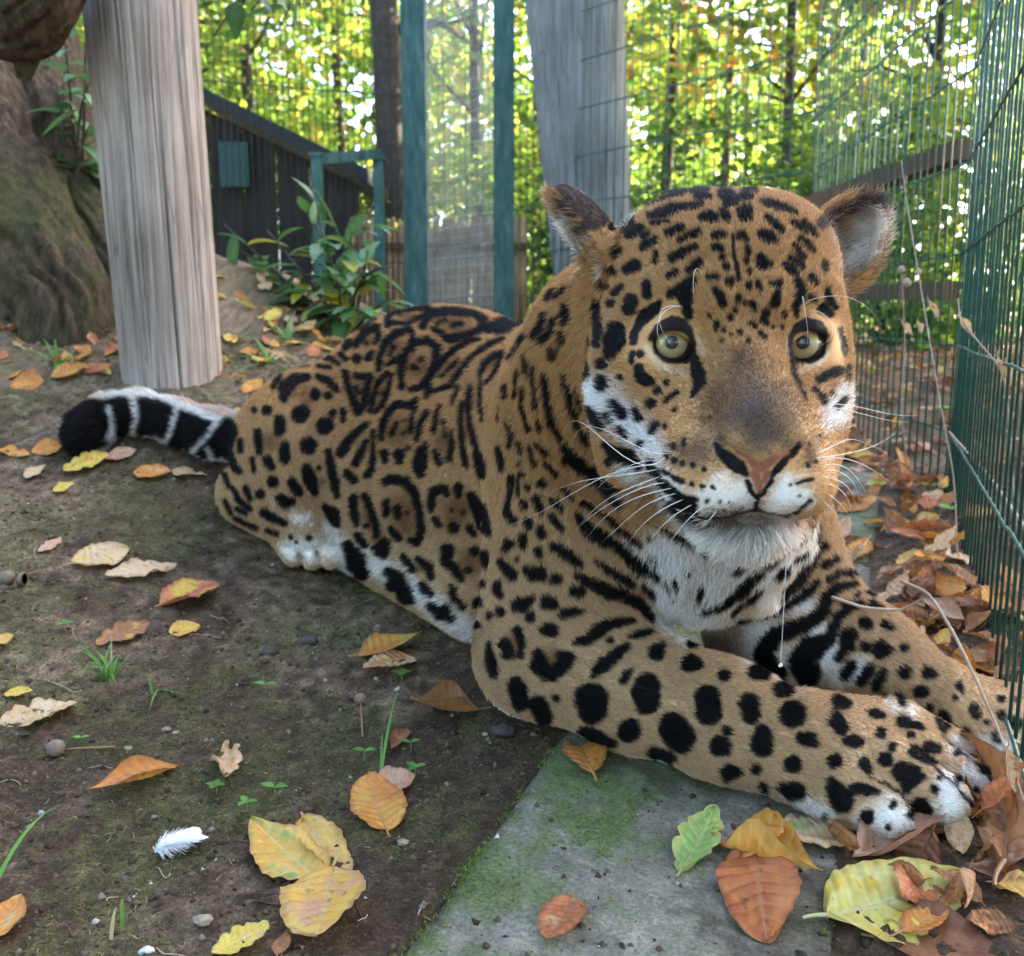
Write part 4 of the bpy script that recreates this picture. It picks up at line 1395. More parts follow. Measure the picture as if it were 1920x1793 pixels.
  'X': """980 100 13 960 180 31 890 230 27 800 310 33 730 370 27;690 430 22 620 480 33 560 560 36 480 630 31 390 690 22 280 730 12;1070 90 14;1130 120 14 1110 200 24;860 410 31 810 460 22;1000 290 18 940 340 18;560 380 22 510 420 14;1170 260 27 1110 320 27 1030 420 45 980 500 50 920 570 45 860 640 22;
690 560 14 630 620 22 570 670 16 490 740 16;1120 530 22 1060 600 27 960 670 27 880 720 22 760 770 22 640 790 16 540 800 18;1170 400 27 1270 350 18;1200 510 20 1290 460 22 1400 460 20;1400 540 22 1260 570 33 1190 650 40 1170 740 45 1080 820 45 960 870 50 820 920 54 760 990 62 720 1060 54 780 1140 54 860 1190 36;
1420 620 18;1440 690 27 1350 720 36 1280 790 36 1240 880 36 1200 960 45 1080 1020 80 1020 1120 90 1060 1210 80;1490 600 12 1540 630 12;1520 690 22 1600 730 18;1480 840 42;1620 840 22 1670 870 22;1360 930 54 1340 1010 45 1290 1090 27;1480 1010 36;1600 1030 58 1650 1040 36;1770 1020 27;
1380 1150 36 1330 1220 36;1520 1180 40 1460 1260 36;1620 1200 27 1570 1300 36;1760 1190 40;1290 680 10;270 560 18 250 640 12;190 440 12;70 500 16 100 560 9;310 280 26;1740 1370 22 1770 1430 24;1630 1370 18"""},
 'body': {
  'B': """840 185 14 850 130 13 930 110 13 1040 105 11;860 175 11 930 180 9 1000 145 11 1050 115 9;900 140 7;1010 190 17 1040 135 20 1130 120 18 1240 130 17 1300 160 17 1280 210 17 1220 230 13 1150 250 20 1110 245 14;1080 175 12 1120 160 9;1150 185 11 1190 180 12;1060 205 11 1100 220 12;
1320 205 22 1380 180 27 1450 175 24 1490 180 11;1370 215 18 1430 210 11;650 205 13 720 190 13 790 150 8;660 270 18 640 290 14;690 280 15 730 220 17 790 195 17 800 240 13 780 270 8;740 270 9;695 345 23;750 340 18 770 310 11;800 390 17 805 330 15 830 270 17 880 225 18 950 210 15 965 240 11 930 320 11 890 350 15 840 370 11;
870 290 11 850 330 9;910 480 15 905 400 17 930 320 17 970 270 17 1030 255 17 1080 290 17 1070 360 15 1040 430 15 1000 480 15 950 490 11;960 385 14;1000 350 14;985 390 9;1030 520 15 1040 450 15 1080 380 17 1150 310 15 1230 260 17 1280 255 9;1060 500 11 1150 470 13 1190 400 11 1240 340 11 1290 300 11;1100 430 9 1180 350 9;
1270 320 13 1330 280 13 1400 250 9;1290 420 13 1310 370 15 1360 330 17 1390 320 13 1370 400 11 1320 460 11;640 410 15 650 470 15 680 550 18 700 590 23 730 560 17 740 500 15 760 430 17 720 430 15 690 425 13;690 480 9 710 510 7;740 490 9;760 590 13 775 520 13 800 450 13 840 415 13 860 420 9 845 500 13 810 570 13 780 600 9;815 510 7;
810 720 15 820 650 17 850 590 17 890 560 18 950 570 17 980 540 11 960 620 11 950 690 13;825 800 22 830 830 14;900 800 25 900 830 18;940 770 13;860 700 12 890 650 7;920 700 9;920 640 7;620 790 22 650 740 20 700 690 18 740 655 13;690 840 18 720 780 13 740 730 9;770 690 11 775 780 11 765 870 16 740 900 16;650 890 20 680 920 20;
985 730 13 1000 650 16 1030 600 13;1000 780 16 980 840 20 1000 890 22 1020 830 11 1025 750 11;1065 690 11 1075 620 13 1090 570 9;1075 790 14 1090 840 18;1140 820 18 1150 760 13 1150 690 9;1110 640 7 1120 720 7;1200 560 11 1195 650 14 1205 750 14 1220 840 16 1230 860 9;1240 480 11 1230 560 13 1240 650 11 1270 760 13 1290 850 24 1300 900 18;1290 440 8 1290 560 8 1300 640 8;1180 480 8 1150 560 8;
830 930 18 860 920 22 930 930 20 975 990 20 995 1080 18 1005 1170 18 980 1220 20 950 1210 13;835 1030 18 835 1080 18;890 1060 18 890 1100 14;935 1080 9;860 1160 16 890 1200 18;680 1010 20 680 1070 20 695 1130 14;735 1000 18 760 1060 14 785 1130 16 790 1190 13;740 1140 12;700 1190 18 730 1230 18;780 1250 13 830 1220 22 830 1280 18 790 1270 13;
1050 1060 18 1060 980 20 1110 960 20 1130 990 13;1070 1110 16 1090 1140 14;1185 960 24 1185 990 18;1250 1000 22 1290 1070 31 1310 1140 27 1330 1180 14;1160 1150 24;1240 1150 18 1260 1180 16;1155 1065 9;1210 1075 12;1130 1260 31 1120 1310 22 1160 1340 22 1190 1390 20;1260 1260 22;1310 1280 22 1320 1330 18;1230 1350 16;1300 1420 18;
920 1290 16 960 1350 16;990 1300 14 1040 1340 22 1050 1390 16;1010 1430 20 1050 1470 16;1150 1440 16 1160 1490 18 1200 1530 14;1275 1510 25;1120 1550 27 1150 1590 14;1270 1620 18 1290 1660 18;650 1230 20 700 1310 45 720 1360 36;850 1360 20 900 1400 33 930 1470 40 960 1490 22;860 1430 22;1050 1520 14 1100 1560 24;
340 530 20 350 480 31 400 440 22 460 435 14;510 430 13 560 450 18 600 490 14;495 515 26;560 520 18;415 610 36 430 600 33;580 605 18;540 665 36 550 660 33;460 760 39;630 590 14 630 640 9;320 640 25 320 690 22;260 590 22;215 690 16 220 740 18 225 790 13;345 760 20 345 820 24;265 830 25 280 860 18;450 870 24 470 930 31 490 980 18;510 865 13;
560 790 18 570 850 18 590 940 22 600 1000 14;290 930 25;380 930 20 410 980 22;350 1030 27 320 1010 18 380 1030 18;540 1050 16 580 1090 33 600 1130 18;250 1080 22 300 1110 18 350 1130 13;230 990 22;135 740 14 135 780 13;190 820 11 200 880 9;90 790 13 100 850 18 130 880 14;100 960 11 130 1020 14 180 1060 13;160 960 13 180 1010 13;200 590 13;120 1060 11 160 1080 11;
330 410 11 290 480 13;440 350 11 500 330 13 570 345 13 610 370 9;400 380 9 460 375 8;510 380 9 570 385 9;620 325 14 640 345 13;500 300 8 580 290 8;600 250 11;60 900 14 80 950 13;110 1100 11 160 1130 11 210 1150 11;60 1020 11 90 1080 11;260 1160 9 310 1180 9;375 1195 11;460 1200 13;400 1220 7""",
  'T': """440 290 108 400 330 84 480 240 84;585 150 58 610 250 62 645 200 52;735 180 52 755 265 54 835 195 54 850 265 54;950 250 54 940 330 62 1030 280 56 1000 365 50;1110 320 52 1170 300 54 1140 385 52;1060 415 42 1090 440 36"""}}
BROWN = {'head': {}, 'front': {'S': "340 1400 40;620 1540 60;500 860 30"},
         'body': {'B': """940 140 26;1160 185 55;740 250 28;880 290 34;990 380 46;1150 400 40;705 490 30;815 510 20;890 690 48;725 770 24;1010 800 24;1110 740 30;1220 700 24;1350 370 24;920 1060 50 930 1140 40;745 1080 22 800 1200 20;1180 1060 60 1160 1110 40;1240 1320 44;1000 1340 20;275 740 30;530 930 16;420 510 30;1240 560 20 1240 480 18;450 550 20"""}}
WHITE = {'head': {'F': """700 1600 130 560 1640 70 850 1580 90 900 1660 70;1200 1580 120 1100 1660 70 1330 1600 60;1600 880 70 1560 1000 70 1640 760 40;0 950 60 60 1100 60 140 1250 50;""",
                  'H': """560 1350 30 620 1450 40 690 1540 44;470 1390 34 400 1340 24;230 980 60 300 1040 80 400 1130 60 480 1190 55 550 1270 45;720 1640 60 850 1680 70 1000 1680 90 1130 1640 60;100 250 50 120 400 50;1500 230 60 1560 250 60 1450 420 40"""},
         'front': {'S': """1500 700 130 1650 800 170 1500 1100 75 1560 900 150 1280 760 60;1180 640 30;1600 1000 100 1500 1250 60 1650 1400 30;1250 700 40""",
                   'X': """150 800 110 330 840 110 60 700 110;500 300 220 600 500 130 900 350 110 350 500 170 400 650 130;1050 150 60 1000 320 60;700 850 110 650 1050 90 1000 1150 120 1200 1100 100 1250 950 60 1100 860 70;1450 1150 50 1300 1250 60;850 700 60 1050 700 60 750 650 90;400 1000 20""",
                   'P': """900 1180 130 1020 1180 90 720 1200 60;1400 1020 90 1350 1120 80 1330 880 60;1500 680 50 1400 640 50;1600 900 60 1500 820 40;300 1060 40 450 1140 40 150 1000 30;1700 680 60 1620 620 50 1880 640 50;1080 380 40;900 320 24 980 350 24"""},
         'body': {'B': """560 1140 28 600 1240 44 640 1300 56 800 1330 42 980 1450 34 1150 1590 38 1260 1650 40;390 1250 50 490 1260 50;450 1110 24 390 1100 24;300 1020 12""", 'T': "690 200 14 700 240 14;900 220 14;1120 270 12 1000 385 12;560 280 14;1080 390 10;1140 430 20"}}
PALE = {'head': {'F': '125 450 18 220 585 22 330 640 24 440 668 20;1300 640 22 1450 580 18 1510 500 16;530 400 20 560 500 22;380 110 24;1200 440 16 1215 500 16', 'H': '230 800 24'}}
RING_TOPLIGHT = {'body': {'T': "560 180 12 578 280 15 545 340 10;690 150 13 702 230 15 690 290 9;912 165 11 892 260 13 868 325 9;1130 240 11 1062 330 10 1000 390 10;1072 380 9 1105 450 14 1150 440 16;530 125 14 620 112 14 700 110 18 800 122 16 900 160 16 1000 200 16 1100 240 16"}}  # pale tail rings; the long last stroke paints light from above on the tail
PINK = {'head': {'F': "815 1258 14 900 1290 24 960 1350 36 1000 1370 44 1060 1340 34 1130 1290 26 1215 1258 12;960 1420 40 980 1500 30 985 1550 16;1050 1420 32 1030 1480 24"}}
GREY = {'head': {'H': '840 1590 44 950 1605 60 1050 1605 46;700 1560 24 760 1590 24', 'F': "1000 1130 130 940 1010 130 1100 1110 130;980 900 120;700 1150 40;1200 1200 60"}}
MUZZ = {'head': {'F': "860 540 110 880 640 190 900 720 230 950 900 240 720 820 150 680 1000 150 1150 820 150 1250 980 110;560 1250 120 420 1250 90;1370 1200 90 1380 1320 60"}}
LID = {'head': {'F': "230 330 26 280 312 28 340 306 28 410 316 28 450 350 20;1262 345 20 1300 318 26 1360 308 28 1430 318 26 1465 350 20;190 400 24 215 480 30 290 540 34 370 552 36 450 535 32 490 490 26 488 410 20 455 310 24 400 268 30 330 252 32 260 276 28 205 335 24 190 400 22;490 490 24 500 570 26;1222 440 20 1238 505 24 1300 545 28 1380 552 28 1455 510 28 1488 430 24 1475 340 28 1420 276 30 1350 258 32 1280 292 26 1236 365 20 1222 440 18"}}
EARB = {'head': {'H': "115 70 30 160 110 50 220 160 60 290 210 54;1310 240 30 1400 170 26 1500 115 26 1600 130 26;200 260 20 280 240 30"}}
EARI = {'head': {'H': "1480 330 90 1400 300 30;1560 200 70;190 330 50"}}


def raster(defs, soft, res=0.5, grow=1.0):
    """strokes drawn into a soft mask (res x photo size)"""
    w, h = int(W_PX * res), int(H_PX * res)
    out = np.zeros((h, w), np.float32)
    for key, txt in defs.items():
        ox, oy, sc = CROP[key]
        for st in txt.replace('\n', ' ').split(';'):
            a = np.array(st.split(), float)
            if len(a) < 3:
                continue
            a = a.reshape(-1, 3)
            P = np.stack([ox + a[:, 0] / sc, oy + a[:, 1] / sc, a[:, 2] / sc * grow + (1.0 if grow > 1 else 0)], 1) * res
            if len(P) == 1:
                P = np.vstack([P, P + [0.01, 0, 0]])
            sf = soft * res if soft > 0 else None
            for p, q in zip(P[:-1], P[1:]):
                R = max(p[2], q[2])
                m = R * (2.2 if sf is None else 1) + (sf or 0) + 2
                x0, x1 = int(max(0, min(p[0], q[0]) - m)), int(min(w, max(p[0], q[0]) + m + 1))
                y0, y1 = int(max(0, min(p[1], q[1]) - m)), int(min(h, max(p[1], q[1]) + m + 1))
                if x1 <= x0 or y1 <= y0:
                    continue
                X, Y = np.meshgrid(np.arange(x0, x1) + .5, np.arange(y0, y1) + .5)
                d = q[:2] - p[:2]
                t = np.clip(((X - p[0]) * d[0] + (Y - p[1]) * d[1]) / (d @ d), 0, 1)
                rr = p[2] + t * (q[2] - p[2])
                D = np.hypot(X - p[0] - t * d[0], Y - p[1] - t * d[1]) - rr
                v = sstep(0, 1, 0.5 - D / (2 * sf)) if sf else sstep(0, 1, 0.55 - D / (1.9 * np.maximum(rr, 1)))
                out[y0:y1, x0:x1] = np.maximum(out[y0:y1, x0:x1], v)
    return out


def sample(img, px, py, res=0.5):
    h, w = img.shape
    x = np.clip(px * res - .5, 0, w - 1.01)
    y = np.clip(py * res - .5, 0, h - 1.01)
    i, j = x.astype(int), y.astype(int)
    u, v = x - i, y - j
    return (img[j, i] * (1 - u) + img[j, i + 1] * u) * (1 - v) + (img[j + 1, i] * (1 - u) + img[j + 1, i + 1] * u) * v


MASK = {}
for ly in ('head', 'front', 'body'):
    for nm, D, soft in (('k', BLACK, 2.5), ('b', BROWN, 0), ('w', WHITE, 0), ('pa', PALE, 0), ('p', PINK, 3.5), ('r', RING_TOPLIGHT, 3.0), ('g', GREY, 0), ('m', MUZZ, 0), ('l', LID, 2.0), ('eb', EARB, 4.0), ('ei', EARI, 0)):
        if D.get(ly):
            MASK[ly, nm] = raster(D[ly], soft, grow={'head': 1.28, 'front': 1.26, 'body': 1.15}[ly] if nm == 'k' else (1.25 if nm == 'b' else 1.0))

C_GOLD = np.array([.475, .265, .110])
C_TAN = np.array([.54, .365, .205])
C_BROWN = np.array([.20, .092, .036])
C_WHITE = np.array([.93, .91, .87])
C_PALE = np.array([.55, .41, .27])
C_BLACK = np.array([.006, .0055, .0062])
C_PINK = np.array([.27, .098, .062])
C_GREY = np.array([.052, .040, .034])
C_MUZZ = np.array([.115, .064, .032])
C_LID = np.array([.016, .011, .011])
C_EARB = np.array([.035, .028, .033])
C_EARI = np.array([.42, .36, .31])


def wild_spots(p):
    """the pattern where the photograph shows nothing: broken rosettes from a jittered cell lattice"""
    s = p / 0.075
    c = np.floor(s).astype(np.int64)
    best = np.full(len(p), 9.0)
    for a in (-1, 0, 1):
        for b in (-1, 0, 1):
            for d in (-1, 0, 1):
                k = c + [a, b, d]
                q = k + np.stack([hash3(k[:, 0], k[:, 1], k[:, 2], 11 + i) for i in range(3)], 1) * .8 + .1
                best = np.minimum(best, np.linalg.norm(s - q, axis=1))
    best = best + .10 * noise(p * 70, 5)
    gap = noise(p * 45, 9) > -.45
    return (np.abs(best - .42) < .12) & gap, best < .30


def coat(P, N, grp, vis):
    """albedo of the coat at surface points P (normals N, body group grp, vis: seen by the photograph)"""
    n = len(P)
    px, py, _ = to_px(P)
    jit = np.stack([noise(P * 420, 21), noise(P * 420, 22)], 1) * 2.2 + np.stack([noise(P * 150, 23), noise(P * 150, 24)], 1) * 3.0
    z = HP(0, -.13, -.02)
    col = np.empty((n, 3))
    bare = np.zeros(n)
    hz = P[:, 2] - .02
    spine = sstep(.15, .42, P[:, 2])
    base = C_TAN + (C_GOLD - C_TAN) * spine[:, None]
    base = base * (1 + .10 * fbm(P * 30, 3, 31)[:, None])
    base[grp == 5] = np.array([.58, .47, .38])
    lay = np.where(grp == 1, 0, np.where((grp == 2) | (grp == 3), 1, 2))
    # the neck, chest and shoulders belong to the trunk but are drawn with the front layer
    edge = np.interp(py, [500, 540, 600, 700, 900, 1000, 1100, 1300], [1060, 1040, 985, 938, 928, 926, 914, 895])
    lay[(grp == 0) & (px > edge)] = 1
    lay[(grp == 2) & (px < edge) & (py < 1180)] = 2
    col[:] = base
    ks = np.zeros(n)
    for li, ly in enumerate(('head', 'front', 'body')):
        i = np.where((lay == li) & vis)[0]
        if len(i) == 0:
            continue
        x, y = px[i], py[i]
        q_ = .55 if ly == 'body' else .8
        xj, yj = x + q_ * jit[i, 0], y + q_ * jit[i, 1]
        c = col[i]
        g = lambda nm, xx, yy: sample(MASK[ly, nm], xx, yy)[:, None] if (ly, nm) in MASK else np.zeros((len(xx), 1))
        xs, ys = x + 2.5 * jit[i, 0] + rng.normal(0, 5, len(i)), y + 2.5 * jit[i, 1] + rng.normal(0, 5, len(i))
        c += (C_MUZZ - c) * g('m', xs, ys) * .95
        c += (C_EARI - c) * g('ei', xs, ys)
        c += (C_PALE - c) * g('pa', xj, yj) * .9
        c += (C_WHITE - c) * g('w', xs, ys) * .95
        c += (C_GREY - c) * g('g', xs, ys) * .85
        c += (C_BROWN - c) * g('b', x + jit[i, 0], y + jit[i, 1]) * .85
        c += (C_EARB - c) * g('eb', xj, yj) * .92
        k = g('k', xj, yj)
        c += (C_BLACK - c) * k
        c += (C_WHITE * .8 - c) * g('r', xj, yj)
        c += (C_LID - c) * g('l', x, y)
        p = g('p', x, y)
        c += (C_PINK * (1 + .35 * fbm(P[i] * 260, 4, 8)[:, None]) - c) * p
        bare[i] = p[:, 0]
        col[i] = c
    i = np.where(~vis)[0]
    if len(i):
        c = col[i]
        under = sstep(-.35, -.75, N[i][:, 2])[:, None]
        c += (C_WHITE - c) * under
        k, b = wild_spots(P[i])
        c[b] = c[b] * .4 + C_BROWN * .6
        c[k] = C_BLACK
        t = (grp[i] == 5)
        c[t] = np.where((noise(P[i][t] * [14, 6, 6], 3) > -.2)[:, None], C_BLACK, c[t])
        col[i] = c
    return np.clip(col, .004, .9), bare
# ------------------------------------------------------------------ skin mesh, fur, eyes, whiskers
N_FUR = 430000
skin, SV = build_skin()
nv = len(SV)
SN = np.empty(nv * 3, np.float32)
skin.vertices.foreach_get('normal', SN)
SN = SN.reshape(-1, 3).astype(float)
_f, SG = field(SV, True)
_tri = []
skin.calc_loop_triangles()
TRI = np.empty(len(skin.loop_triangles) * 3, np.int32)
skin.loop_triangles.foreach_get('vertices', TRI)
TRI = TRI.reshape(-1, 3)
_bvh = BVHTree.FromPolygons(SV.tolist(), TRI.tolist())
_to = unit(CAM - SV)
SVIS = (SN * _to).sum(1) > 0.03
for i in np.where(SVIS)[0]:
    p = SV[i] + SN[i] * .004 + _to[i] * .003
    if _bvh.ray_cast(p, _to[i])[0] is not None:
        SVIS[i] = False
scol, sbare = coat(SV, SN, SG, SVIS)
set_col(skin, scol)
m_skin, nt, bs = mat_new('jaguar_skin')
at = node(nt, 'ShaderNodeAttribute', attribute_name='col')
nt.links.new(at.outputs['Color'], bs.inputs['Base Color'])
tc = node(nt, 'ShaderNodeTexCoord')
nz = node(nt, 'ShaderNodeTexNoise', {'Vector': tc.outputs['Object'], 'Scale': 900.0, 'Detail': 3.0})
bp = node(nt, 'ShaderNodeBump', {'Height': nz.outputs[0], 'Strength': .35, 'Distance': .0006})
nt.links.new(bp.outputs[0], bs.inputs['Normal'])
bs.inputs['Roughness'].default_value = .6
bs.inputs['Specular IOR Level'].default_value = .14
jag = obj('jaguar', skin, m_skin, None, 'spotted jaguar lying on the ground with forepaws stretched out, staring ahead', 'jaguar')

# fur strands
A, B, C = SV[TRI[:, 0]], SV[TRI[:, 1]], SV[TRI[:, 2]]
area = np.linalg.norm(np.cross(B - A, C - A), axis=1) / 2
cen = (A + B + C) / 3
dens = area / np.maximum(np.linalg.norm(cen - CAM, axis=1), .6) ** 1.6
tv = SVIS[TRI].any(1)
tn = unit(np.cross(B - A, C - A))
dens *= np.where(tv, 1.0, .30)
dens *= 1 - sbare[TRI].mean(1)
ti = rng.choice(len(TRI), N_FUR, p=dens / dens.sum())
u, v = rng.random(N_FUR), rng.random(N_FUR)
fl = u + v > 1
u[fl], v[fl] = 1 - u[fl], 1 - v[fl]
T = TRI[ti]
R0 = A[ti] + u[:, None] * (B - A)[ti] + v[:, None] * (C - A)[ti]
RN = unit(SN[T[:, 0]] * (1 - u - v)[:, None] + SN[T[:, 1]] * u[:, None] + SN[T[:, 2]] * v[:, None])
RG = SG[T[:, 0]]
RV = SVIS[T[:, 0]]
px, py, dd = to_px(R0)
hbare = np.zeros(N_FUR)
_h = np.where((RG == 1) & RV)[0]
for _m in ('p',):
    hbare[_h] = np.maximum(hbare[_h], sample(MASK['head', _m], px[_h], py[_h]))
# flow
flow = np.tile(-AX + np.array([0, 0, -.45]), (N_FUR, 1))
nose = HP(0, .14, -.075)
flow[RG == 1] = unit(R0[RG == 1] - nose) + np.array([0, .35, 0])
legd = unit(PY(1500, 1404, .95) - PY(1012, 1222, 1.135))
w = (RG == 2)
up = sstep(.12, .26, R0[:, 2])[:, None]
flow[w] = (legd * (1 - up) + np.array([.1, .15, -1]) * up)[w]
w = (RG == 3)
flow[w] = unit(PY(1760, 1322, 1.07) - PY(1490, 1165, 1.18)) + np.array([0, 0, -.2])
w = (RG == 4)
flow[w] = np.array([.2, -.1, -1.0])
w = (RG == 5)
flow[w] = np.array([-1, .1, 0])
chest = (RG == 0) & (R0[:, 1] < 1.25)
flow[chest] = unit(R0[chest] - HP(0, -.05, 0)) * .5 + np.array([-.15, .25, -.8])
ear = np.zeros(N_FUR, bool)
eari = np.zeros(N_FUR, bool)
for c, ax, op, r, t in EARS:
    k = np.where((np.linalg.norm(R0 - c, axis=1) < .062) & ((R0 - HP(0, -.1, .043)) @ (np.sign((c - HO) @ HR) * HR) > .070))[0]
    flow[k] = ax + .3 * (R0[k] - c) / .05
    inside = ((RN[k] @ op) > .2)
    ear[k] = True
    eari[k[inside]] = True
    flow[k[inside]] = ax * .5 + op * .9 + .6 * (R0[k[inside]] - c) / .04
cl = np.stack([fbm(R0 * 95, 2, s) for s in (41, 42, 43)], 1)
jt = rng.normal(0, 1, (N_FUR, 3))
flow = unit(flow) + .38 * cl + .16 * jt
tg = unit(flow - RN * (flow * RN).sum(1)[:, None])
L = np.full(N_FUR, .0125)
dn = np.linalg.norm(R0 - nose, axis=1)
h = RG == 1
L[h] = .0028 + .0048 * sstep(.03, .16, dn[h])
wmask = np.zeros(N_FUR)
for ly, ids in (('head', RG == 1), ('front', (RG != 1) & (R0[:, 1] < 1.27)), ('body', (RG == 0) & (R0[:, 1] >= 1.27))):
    wmask[ids] = sample(MASK[ly, 'w'], px[ids], py[ids])
L[h] += wmask[h] * .006 * sstep(.045, .12, dn[h])
L[RG == 0] = .0115 + .008 * wmask[RG == 0]
L[RG == 2] = .0095
L[RG == 3] = .0100
L[RG == 4] = .0100
_pw = ((RG == 2) & (px > 1570)) | ((RG == 3) & (px > 1780)) | ((RG == 4) & (py > 1000))
L[_pw] = .0062
L[RG == 5] = .015
L[ear] = .0045
L[eari] = .013
chin = h & (((R0 - HO) @ HU) < -.125)
L[chin] = .016
edist = np.min([np.linalg.norm(R0 - HP(*e), axis=1) for e in EYE], axis=0)
L[h] *= (.16 + .84 * sstep(.023, .050, edist[h]))
L *= rng.uniform(.65, 1.2, N_FUR)
lift = np.full(N_FUR, .30)
lift[h] = .26
lift[RG == 5] = .5
lift[eari] = .6
lift[chin] = .6
lift = lift + .12 * rng.normal(0, 1, N_FUR)
keep = (hbare < .35) & (edist > .0200) & ~(eari & (rng.random(N_FUR) < .45))
hcol, _b = coat(R0 + tg * (L * .5)[:, None], RN, RG, RV)
for c, ax, op, r, t in EARS:
    k = np.where(ear & ~RV & (np.linalg.norm(R0 - c, axis=1) < .07))[0]
    s_ = np.sign((c - HO) @ HR)
    hcol[k] = (C_EARI * .9 if s_ > 0 else C_WHITE * .8) * (.8 + .3 * rng.random((len(k), 1)))
    if s_ > 0:
        hcol[k[(R0[k] - c) @ ax > .03]] = C_EARB * 1.5
D0 = unit(tg * np.cos(lift + .35)[:, None] + RN * np.sin(np.clip(lift + .35, .1, 1.3))[:, None])
D1 = unit(tg * np.cos(lift)[:, None] + RN * np.sin(lift)[:, None])
D2 = unit(tg * np.cos(lift - .25)[:, None] + RN * np.sin(lift - .25)[:, None] + .12 * rng.normal(0, 1, (N_FUR, 3)))
p0 = R0 - RN * .0006
p1 = p0 + D0 * (L * .34)[:, None]
p2 = p1 + D1 * (L * .33)[:, None]
p3 = p2 + D2 * (L * .33)[:, None]
PTS = np.stack([p0, p1, p2, p3], 1)[keep]
HC = hcol[keep] * (1 + .16 * rng.normal(0, 1, (keep.sum(), 1))) * (1 + .05 * rng.normal(0, 1, (keep.sum(), 3)))
HC = np.clip(HC, .004, .95)
RAD = (.00021 * np.maximum(dd[keep], .7) / .85)[:, None] * np.array([1.0, .95, .7, .18])
nk = len(PTS)
hc = bpy.data.hair_curves.new('fur')
hc.add_curves([4] * nk)
hc.attributes['position'].data.foreach_set('vector', PTS.astype(np.float32).ravel())
ra = hc.attributes.get('radius') or hc.attributes.new('radius', 'FLOAT', 'POINT')
ra.data.foreach_set('value', RAD.astype(np.float32).ravel())
ca = hc.attributes.new('fcol', 'FLOAT_COLOR', 'CURVE')
cc = np.ones((nk, 4), np.float32)
cc[:, :3] = HC
ca.data.foreach_set('color', cc.ravel())
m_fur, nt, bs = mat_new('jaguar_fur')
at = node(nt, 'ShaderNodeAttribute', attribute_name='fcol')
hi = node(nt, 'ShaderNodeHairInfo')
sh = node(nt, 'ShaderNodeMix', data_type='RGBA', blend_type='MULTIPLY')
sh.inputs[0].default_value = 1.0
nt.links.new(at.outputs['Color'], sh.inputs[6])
nt.links.new(ramp(nt, hi.outputs['Intercept'], [(0.0, (.42, .38, .36)), (.45, (.92, .90, .90)), (1.0, (1.12, 1.12, 1.10))]), sh.inputs[7])  # dark roots and bright tips paint fur self-shadow into the strand colour
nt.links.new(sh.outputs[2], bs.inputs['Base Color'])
tr = node(nt, 'ShaderNodeBsdfTranslucent')
nt.links.new(sh.outputs[2], tr.inputs[0])
mxs = node(nt, 'ShaderNodeMixShader', {0: .28})
nt.links.new(bs.outputs[0], mxs.inputs[1])
nt.links.new(tr.outputs[0], mxs.inputs[2])
nt.links.new(mxs.outputs[0], nt.nodes['Material Output'].inputs[0])
bs.inputs['Roughness'].default_value = .5
bs.inputs['Specular IOR Level'].default_value = .14
hc.materials.append(m_fur)
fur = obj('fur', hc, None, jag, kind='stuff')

# eyes
m_eye, nt, bs = mat_new('jaguar_eye')
at = node(nt, 'ShaderNodeAttribute', attribute_name='col')
nt.links.new(at.outputs['Color'], bs.inputs['Base Color'])
bs.inputs['Roughness'].default_value = .6
bs.inputs['Coat Weight'].default_value = .8
bs.inputs['Coat Roughness'].default_value = .02
bs.inputs['Specular IOR Level'].default_value = .5
for ei, e in enumerate(EYE):
    c = HP(*e)
    gz = unit(CAM - c + np.array([0, 0, .03]))
    M = frame(gz, [0, 0, 1])
    nr, na = 60, 72
    th = np.concatenate([np.linspace(0, .9, 44), np.linspace(.94, 2.3, 16)])
    az = np.linspace(0, 2 * np.pi, na, endpoint=False)
    TH, AZ = np.meshgrid(th, az, indexing='ij')
    R = .0192 + .0014 * np.maximum(0, 1 - (TH / .74) ** 2)
    loc = np.stack([R * np.cos(TH), R * np.sin(TH) * np.cos(AZ), R * np.sin(TH) * np.sin(AZ)], -1).reshape(-1, 3)
    Vv = c + loc @ M
    q = np.arange(nr * na).reshape(nr, na)
    F = np.stack([q[:-1], np.roll(q, -1, 1)[:-1], np.roll(q, -1, 1)[1:], q[1:]], -1).reshape(-1, 4)
    t, a = TH.ravel(), AZ.ravel()
    fib = noise(np.stack([np.cos(a) * 14, np.sin(a) * 14, t * 5], 1), 3)
    iris = np.array([.32, .25, .115]) * (1 + .22 * fib[:, None])
    iris = iris * (.75 + .5 * sstep(.2, .45, t))[:, None]
    lim = sstep(.67, .73, t)[:, None]
    cl_ = iris * (1 - lim) + np.array([.05, .030, .018]) * lim
    pu = (1 - sstep(.255, .28, t))[:, None]
    cl_ = cl_ * (1 - pu) + np.array([.004, .004, .004]) * pu
    em = mesh_np('eyeball', Vv, F)
    set_col(em, cl_)
    obj('eye', em, m_eye, jag)

# whiskers: white, tapering, springing from the whisker pads and brows
m_wh = simple_mat('whisker', (.85, .82, .76), .35)
_surf = BVHTree.FromPolygons(SV.tolist(), TRI.tolist())


